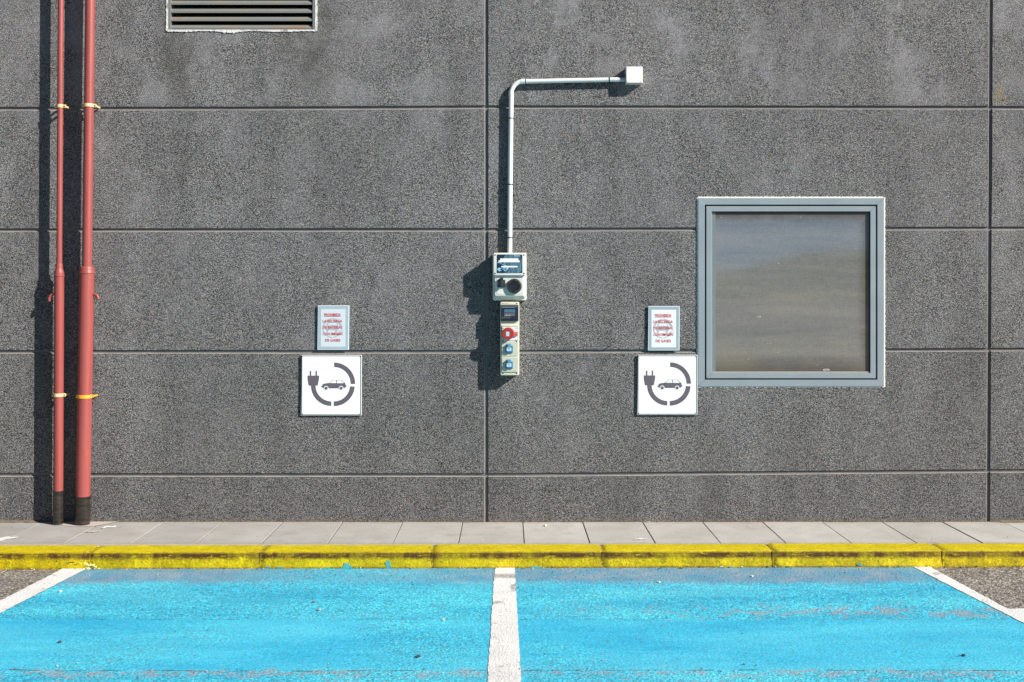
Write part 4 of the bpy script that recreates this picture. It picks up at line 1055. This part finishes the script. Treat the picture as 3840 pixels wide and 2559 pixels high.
# ------------------------------------------------------------------ car charger (upper box)
e0 = P(1910, 1128, .05)
ch = thing('car_charger', 'upper pale green charger box with scraped dark label and round black socket cover', 'charger', (e0[0], 0, e0[1]))
b = MB()
b.prism(rpx(1847.5, 951, 1974.3, 1127.6, .056, .013, 6), .001, .056, .005, 3)
kb_ = b.build('back_box', M['kit'], ch, sharp=35)
# front hood: tapers from the flange to the front face
def frustum(b, P0, d0, P1, d1, mat=0):
    t = bmesh.new(); A = [t.verts.new((x, -d0, z)) for x, z in P0]; B = [t.verts.new((x, -d1, z)) for x, z in P1]
    t.faces.new(A); t.faces.new(B); n = len(A)
    for i in range(n): t.faces.new((A[i], A[(i+1) % n], B[(i+1) % n], B[i]))
    ed = [e for e in t.edges if e.verts[0] in B and e.verts[1] in B]
    bmesh.ops.recalc_face_normals(t, faces=t.faces[:])
    bmesh.ops.bevel(t, geom=ed, offset=.003, segments=3, profile=.5, affect='EDGES', clamp_overlap=True)
    b._merge(t, mat, True)
dH = .102
b = MB(); frustum(b, rpx(1850.5, 953, 1972, 1120, .056, .010, 5), .0562, rpx(1855.5, 955, 1964.5, 1110, dH, .008, 5), dH); b.build('hood', M['kit'], ch, sharp=35)
b = MB(); b.prism(rpx(1850.6, 948.6, 1974, 1033, .118, .009, 6), dH-.03, .118, .0022, 3); cov = b.build('label_cover', M['kit'], ch, sharp=35)
b = MB(); b.prism(rpx(1863, 955, 1959, 1025, .118, .0055, 6), .1182, .1188); b.build('label_plate', M['label'], ch)
q = .119
def L1(x, y): return P(1840+x/15.68, 940+y/15.68, q)
b = MB()
for (x0, y0, x1, y1) in ((565, 470, 1630, 585), (465, 586, 1705, 690), (630, 912, 1580, 990)):
    a, c = L1(x0, y1), L1(x1, y0); b.prism(rr(a[0], a[1], c[0], c[1]), .1190, .1194)
b.build('paper_strip', M['stripwhite'], ch)
b = MB()
def ribbon(pts, w):
    up = [L1(x, y-w/2) for x, y in pts]; dn = [L1(x, y+w/2) for x, y in pts]; return up+dn[::-1]
b.prism(ribbon([(362, 718), (440, 718), (540, 730), (620, 762), (700, 812), (770, 862), (850, 888), (960, 905)], 34), .1190, .1193)
kk = 1/15.68*(D-q)/F; c = L1(855, 1100)
b.prism(sector(c[0], c[1], 97*kk, 60*kk, 0, 359.9, 30), .1190, .1193); b.prism(sector(c[0], c[1], 155*kk, 128*kk, 45, 190, 20), .1190, .1193)
b.prism([L1(x, y) for x, y in ((935, 992), (1050, 992), (1048, 1060), (1015, 1120), (975, 1130), (970, 1090), (935, 1030))], .1190, .1193)
b.prism([L1(x, y) for x, y in ((362, 1110), (400, 1095), (425, 1060), (470, 1015), (568, 1005), (568, 1235), (480, 1215), (430, 1160), (400, 1130), (362, 1128))], .1190, .1193)
for y in (1062, 1180): b.prism([L1(570, y-12), L1(665, y-12), L1(665, y+12), L1(570, y+12)], .1190, .1193)
b.build('vehicle_pictogram', M['cyan'], ch)
b = MB(); a, c = L1(1450, 335), L1(1735, 290); b.text('circontrol', (a[0], a[1], c[0], c[1]), .119, .1196, bold=.02)
c = L1(1412, 310); b.prism(circ(c[0], c[1], 26*kk, 14), .1190, .1194); b.build('maker_name', M['stripwhite'], ch)
for (px, py, d) in ((1856.6, 957.2, .118), (1964.6, 957.2, .118), (1856.4, 1026.5, .118), (1964.6, 1026.5, .118), (1856.3, 1118.6, .056), (1964, 1118.3, .056)):
    x, z = P(px, py, d); b = MB(); b.lathe([(.0048, .0), (.0046, .0006), (.0036, .0006), (.0034, .0002), (0, .0002)], (x, -d-.0002, z), 'y', 16); b.build('screw', M['hole'], ch)
# inset line and panel
b = MB(); b.prism(rpx(1862.8, 1041, 1958.5, 1104.7, dH, .008, 6), dH+.0002, dH+.0005); b.build('inset_line', M['groove'], ch)
b = MB(); b.prism(rpx(1863.5, 1041.7, 1957.8, 1104.0, dH, .0075, 6), dH+.0004, dH+.0012, .0003); b.build('inset_panel', M['kitpanel'], ch)
sq = thing  # keep name short
dI = dH+.0012
# small black socket with flap
s0 = P(1880.4, 1061, dI)
b = MB(); b.prism(rpx(1866, 1050.2, 1895, 1078.6, dI+.006, .002), dI, dI+.008, .001); ss = b.build('flap_socket', M['black'], ch)
b = MB(); xx, zz = P(1880.4, 1063.5, dI+.016); b.lathe([(.0215, 0), (.0215, .010), (.0200, .0125), (0, .0125)], (xx, -dI-.008, zz), 'y', 30)
b.prism(rpx(1876.5, 1052, 1884.5, 1078, dI+.024, .001), dI+.012, dI+.0245, .001)
b.build('flap', M['black2'], ss)
b = MB(); b.prism(rpx(1874.7, 1043.3, 1887, 1051.3, dI+.02, .001), dI+.001, dI+.021, .001); b.build('hinge', M['black'], ss)
for (px, py) in ((1869.5, 1053.2), (1892, 1053), (1869.5, 1075.2), (1892, 1075.2)):
    x, z = P(px, py, dI+.008); b = MB(); b.lathe([(.0028, 0), (.0028, .0008), (.0016, .001), (0, .0004)], (x, -dI-.008, z), 'y', 12); b.build('screw', M['metergrey'], ss)
# round charging inlet cover
x, z = P(1929, 1073.5, dI+.017)
b = MB(); b.lathe([(.0492, 0), (.0492, .010), (.0480, .0150), (.0440, .0172), (.0350, .0172), (.0345, .012), (.0, .012)], (x, -dI, z), 'y', 56); rs = b.build('round_socket', M['black2'], ch)
b = MB(); b.lathe([(.0325, .012), (.0325, .0165), (.0310, .0180), (.0275, .0180), (.0262, .0160), (.0, .0165)], (x, -dI, z), 'y', 48)
b.prism(rr(x-.0085, z+.029, x+.0085, z+.0415, .002), dI+.012, dI+.0195, .001); b.prism(rr(x-.0085, z-.0455, x+.0085, z-.028, .002), dI+.012, dI+.0195, .001)
b.build('cap', M['black'], rs)

# ------------------------------------------------------------------ socket strip (lower box)
f0_ = P(1911.4, 1409, .05)
st = thing('socket_box', 'long cream socket box with breaker window, red socket and two blue sockets', 'socket box', (f0_[0], 0, f0_[1]))
b = MB(); b.prism(rpx(1876.4, 1133, 1947, 1408, .070, .009, 6), .001, .070, .002, 2); b.build('back_box', M['kit2'], st)
dB = .086
b = MB(); b.prism(rpx(1876, 1132.6, 1947.2, 1408.6, dB, .009, 6), .0705, dB, .0045, 3); b.build('front_cover', M['kit2'], st, sharp=35)
# breaker window, bulging
def L3(x, y, d): return P(1860+x/10.453, 1125+y/10.453, d)
def L4(x, y, d): return P(1860+x/10.453, 1270+y/10.453, d)
def box3(L, x0, y0, x1, y1, d, r=0, n=4): a, c = L(x0, y0, d), L(x1, y1, d); return rr(a[0], a[1], c[0], c[1], r, n)
b = MB(); b.prism(box3(L3, 200, 190, 884, 838, .098, .006, 5), dB-.004, .098, .003, 3); bwn = b.build('breaker_window', M['smoke'], st, sharp=35)
b = MB(); b.prism(box3(L3, 215, 740, 870, 825, .100, .004, 4), .0985, .101, .001); b.prism(box3(L3, 330, 745, 755, 765, .1), .1012, .1016); b.build('window_latch', M['black'], bwn)
b = MB(); b.prism(box3(L3, 215, 205, 870, 300, .099, .004, 4), .0982, .1002, .0008)
for i in range(26): x_ = 250+i*18.5; b.prism(box3(L3, x_, 258, x_+8, 292, .1004), .1003, .1010)
b.build('window_hinge', M['metergrey'], bwn)
b = MB(); b.prism(box3(L3, 325, 375, 748, 500, .0985), .0982, .0986, mat=0); b.prism(box3(L3, 325, 512, 748, 640, .0985), .0982, .0986, mat=1)
b.prism(box3(L3, 210, 300, 735, 308, .0985), .1012, .1015, mat=2); b.prism(box3(L3, 330, 470, 650, 496, .0985), .0988, .0991, mat=1); b.prism(box3(L3, 215, 690, 560, 722, .0985), .0982, .0986, mat=1)
for x_ in (412, 518, 622): b.prism(box3(L3, x_, 550, x_+16, 600, .0985), .0988, .0994, mat=2)
b.prism(box3(L3, 335, 615, 580, 632, .0985), .0988, .0991, mat=2)
b.build('breaker_face', [M['meterblue'], M['metergrey'], M['metertoggle']], bwn)
# lower raised module frame
b = MB(); b.prism(box3(L3, 205, 985, 905, 1125+0, .092, .003), dB+.0002, dB+.0004)
b.bm.free(); b = MB()
a = L3(207, 985, .091); c = L4(862, 1330, .091); b.prism(rr(a[0], a[1], c[0], c[1], .004), dB-.002, dB+.005, .0025, 3); b.build('module_frame', M['kit2'], st, sharp=35)
dM = dB+.005
# red socket module
a, c = L3(228, 1045, dM), L4(858, 92, dM); b = MB(); b.prism(rr(a[0], a[1], c[0], c[1], .003), dM+.0002, dM+.0006); b.build('module_gap', M['gasket'], st)
a, c = L3(246, 1060, dM), L4(845, 78, dM); b = MB(); b.prism(rr(a[0], a[1], c[0], c[1], .003), dM+.0003, dM+.003, .0006); red = b.build('red_socket', M['whiteplate'], st)
x, z = L3(490, 1318, .11)
b = MB(); b.lathe([(.0395, 0), (.0395, .016), (.038, .018), (0, .018)], (x, -dM-.003, z), 'y', 40)
a, c = L3(640, 1262, .115), L3(858, 1408, .115); b.prism(rr(a[0], a[1], c[0], c[1], .002), dM+.004, dM+.018, .0015)
b.build('hinge', M['redplug2'], red)
x, z = L3(462, 1332, .125); b = MB(); b.lathe([(.0395, .019), (.0402, .021), (.0398, .027), (.0375, .0295), (0, .0300)], (x, -dM-.003, z), 'y', 48)
a, c = L3(212, 1280, .125), L3(270, 1380, .125); b.prism(rr(a[0], a[1], c[0], c[1], .002), dM+.022, dM+.031, .001)
b.build('lid', M['redplug'], red)
b = MB(); a, c = L3(395, 1250, .13), L3(522, 1425, .13); b.prism(rr(a[0], a[1], c[0], c[1]), dM+.0331, dM+.0334); b.build('sticker', M['sticker'], red)
for i, (L, x_, y_) in enumerate(((L3, 282, 1115), (L3, 790, 1112), (L4, 297, 40), (L4, 782, 55))):
    x, z = L(x_, y_, dM+.003); b = MB(); b.lathe([(.0036, 0), (.0034, .0012), (0, .0014)], (x, -dM-.003, z), 'y', 14); b.build('screw', M['green'] if i == 2 else M['steel'], red)
# cover screws
for (L, x_, y_, d) in ((L3, 806, 140, dB), (L3, 262, 140, dB), (L4, 268, 118, dM), (L4, 805, 116, dM), (L4, 268, 1370, dB), (L4, 802, 1370, dB)):
    x, z = L(x_, y_, d); b = MB(); b.lathe([(.0042 if x_ != 262 else .0026, 0), (.004 if x_ != 262 else .0024, .0006), (0, .0006)], (x, -d-.0003, z), 'y', 14); b.build('screw', M['hole'], st)
b = MB(); a, c = L3(335, 160, dB), L3(490, 124, dB); b.text('Famatel', (a[0], a[1], c[0], c[1]), dB, dB+.0006, bold=.01)
c = L3(280, 140, dB); b.prism(sector(c[0], c[1], .0042, .003, -80, 80, 12), dB+.0002, dB+.0006); b.build('maker_name', M['brandtan'], st)
# two blue sockets on their module plates
def blue_socket(yo):
    a, c = L4(226, 150+yo, dM), L4(856, 697+yo, dM); b = MB(); b.prism(rr(a[0], a[1], c[0], c[1], .004), dM+.0002, dM+.0006); b.build('module_gap', M['groove'], st)
    a, c = L4(233, 156+yo, dM), L4(850, 691+yo, dM); b = MB(); b.prism(rr(a[0], a[1], c[0], c[1], .004), dM+.0004, dM+.0022, .0006); b.build('module_plate', M['kit2panel'], st)
    dP = dM+.0022; a, c = L4(372, 285+yo, dP+.008), L4(660, 572+yo, dP+.008)
    b = MB(); b.prism(rr(a[0], a[1], c[0], c[1], .004), dP, dP+.008, .0015); s = b.build('blue_socket', M['bluesock'], st)
    x, z = L4(512, 430+yo, dP+.018); b = MB(); b.lathe([(.0222, .006), (.0222, .014), (.021, .0165), (0, .0165)], (x, -dP, z), 'y', 36); b.build('lid', M['bluesock'], s)
    a, c = L4(440, 205+yo, dP+.018), L4(594, 262+yo, dP+.018); b = MB(); b.prism(rr(a[0], a[1], c[0], c[1], .002), dP, dP+.020, .001)
    a, c = L4(452, 262+yo, dP+.018), L4(580, 345+yo, dP+.018); b.prism(rr(a[0], a[1], c[0], c[1], .001), dP+.008, dP+.0185, .001); b.build('hinge', M['bluesock2'], s)
    a, c = L4(427, 360+yo, dP+.018), L4(604, 492+yo, dP+.018); b = MB(); b.prism(rr(a[0], a[1], c[0], c[1], .0015), dP+.0166, dP+.0170); b.build('rating_label', M['bluelabel'], s)
    b = MB()
    for (x0, y0, x1, y1) in ((445, 378, 545, 394), (570, 380, 588, 392), (450, 410, 580, 416), (475, 432, 555, 440), (450, 462, 590, 467)):
        a, c = L4(x0, y0+yo, dP+.018), L4(x1, y1+yo, dP+.018); b.prism(rr(a[0], a[1], c[0], c[1]), dP+.0171, dP+.0174)
    b.build('printed_marks', M['marks'], s)
    for (x_, y_) in ((405, 312), (632, 308), (405, 545), (632, 545)):
        x, z = L4(x_, y_+yo, dP+.008); b = MB(); b.lathe([(.0030, 0), (.0028, .001), (0, .001)], (x, -dP-.008, z), 'y', 12); b.build('screw', M['steel'], s)
blue_socket(0); blue_socket(616)

# ------------------------------------------------------------------ small litter
tw0 = G(295, 2124)
yf = yk(tw0[0])
tw = MB()
def wpt(px, py, off):   # point in front of the kerb face
    s = F/(D+YK-off); return ((px-VX)/s, YK-off, H-(py-VY)/s)
tw.tube([wpt(297, 2121, .012), wpt(292, 2105, .010), wpt(289, 2096, .008), wpt(281, 2088, .007)], [.0035, .003, .0025, .0018], 6)
tw.tube([wpt(297, 2118, .012), wpt(283, 2110, .016), wpt(266, 2109, .020), wpt(250, 2114, .022)], [.0025, .003, .0028, .0015], 6)
tw.tube([wpt(298, 2120, .012), wpt(286, 2119, .022), wpt(279, 2117, .026)], [.002, .002, .001], 6)
tw.tube([wpt(273, 2110, .018), wpt(273, 2118, .02)], [.002, .001], 6)
tag(tw.build('twig', M['twig']), 'dry brown forked twig leaning on the yellow kerb near the left white line', 'twig')
rb = MB()
for i, (px, py, r) in enumerate(((318, 2113, .011), (327, 2117, .009), (341, 2119, .014), (352, 2120, .012), (359, 2126, .011), (334, 2122, .011))):
    rb.blob(wpt(px, py, .012), r, i+2, sub=2)
rb.blob((G(338, 2131)[0], YK-.010, ROAD+.003), .020, 31, sub=2, flat=.4); rb.blob((G(318, 2131)[0], YK-.008, ROAD+.003), .020, 32, sub=2, flat=.4)
tag(rb.build('mortar_lump', M['rubble']), 'crumbling pale yellow mortar lump at the foot of the kerb by the left white line', 'rubble')
def pebble(px, py, r, mt, label, z=ROAD+.004, seed=1, name='pebble', cat='stone'):
    x, y = G(px, py, z); b = MB(); b.blob((x, y, z+r*.45), r, seed, sub=2, amp=.5)
    return tag(b.build(name, M[mt]), label, cat)
pebble(1568, 2465, .0095, 'stonedark', 'dark pebble lying alone on the blue paint left of the middle line', seed=5)
pebble(3613, 2461, .0075, 'stonedark', 'dark pebble on the blue paint in the lower right corner of the bay', seed=6)
pebble(1177, 2260, .0075, 'leaf', 'reddish brown pebble on the blue paint, upper left bay', seed=7)
pebble(1198, 2290, .008, 'stone', 'grey pebble beside a pale one in the upper left bay', seed=8)
pebble(2471, 2186, .0085, 'stonepale', 'pale flat pebble on the worn blue paint right of the middle line', seed=9)
pebble(2820, 2164, .008, 'stonepale', 'pale pebble near the kerb in the middle of the right bay', seed=10)
pebble(1662, 2327, .0065, 'stonepale', 'small pinkish pebble on the crack of the left bay', seed=11)
pebble(226, 2220, .008, 'stonepale', 'white pebble on the blue paint beside the left white line', seed=12)
pebble(2045, 1973, .009, 'stonepale', 'pale stone lying on the pavement right of the socket box', z=.001, seed=13)
pebble(136, 1953, .012, 'stonepale', 'pale stone at the wall foot left of the slim red pipe', z=.001, seed=14)
pebble(224, 2411, .009, 'stonedark', 'small dark stone on the blue paint, far left', seed=15)
pebble(458, 2120, .012, 'rubble', 'pale yellow stone lying against the kerb foot in the left bay', seed=16)
b = MB(); Rg = random.Random(3)
for i in range(620):
    u = Rg.random()
    if u < .42:
        x = Rg.uniform(-3.3, 3.3); y = yk(x) - .004 - abs(Rg.gauss(0, .018)); r = Rg.uniform(.002, .006)
        if Rg.random() < .3: r *= .6
    elif u < .60: x = Rg.uniform(-3.3, 3.3); y = yk(x) - abs(Rg.gauss(0, .16)); r = Rg.uniform(.0015, .004)
    elif u < .72: x = Rg.uniform(-2.9, 2.9); y = -2.52+Rg.gauss(0, .04); r = Rg.uniform(.0015, .0045)
    else: x = Rg.uniform(-2.9, 2.9); y = Rg.uniform(-2.9, -.85); r = Rg.uniform(.0015, .0038)
    y = min(y, yk(x)-.004)
    b.blob((x, y, ROAD+.006+r*.35), r, i, mat=Rg.choice((0, 0, 1, 1, 2, 3)), sub=1)
struct(b.build('grit', [M['stone'], M['stonedark'], M['stonepale'], M['leaf']]), 'stuff')
b = MB()
for i in range(90):
    x = Rg.uniform(-3.3, 3.3); y = Rg.uniform(-.57, -.01) if Rg.random() < .5 else -abs(Rg.gauss(.0, .02)); r = Rg.uniform(.0012, .0032)
    b.blob((x, y, .001+r*.35), r, i+900, mat=Rg.choice((0, 1, 1, 3)), sub=1)
struct(b.build('pavement_grit', [M['stone'], M['stonedark'], M['stonepale'], M['leaf']]), 'stuff')
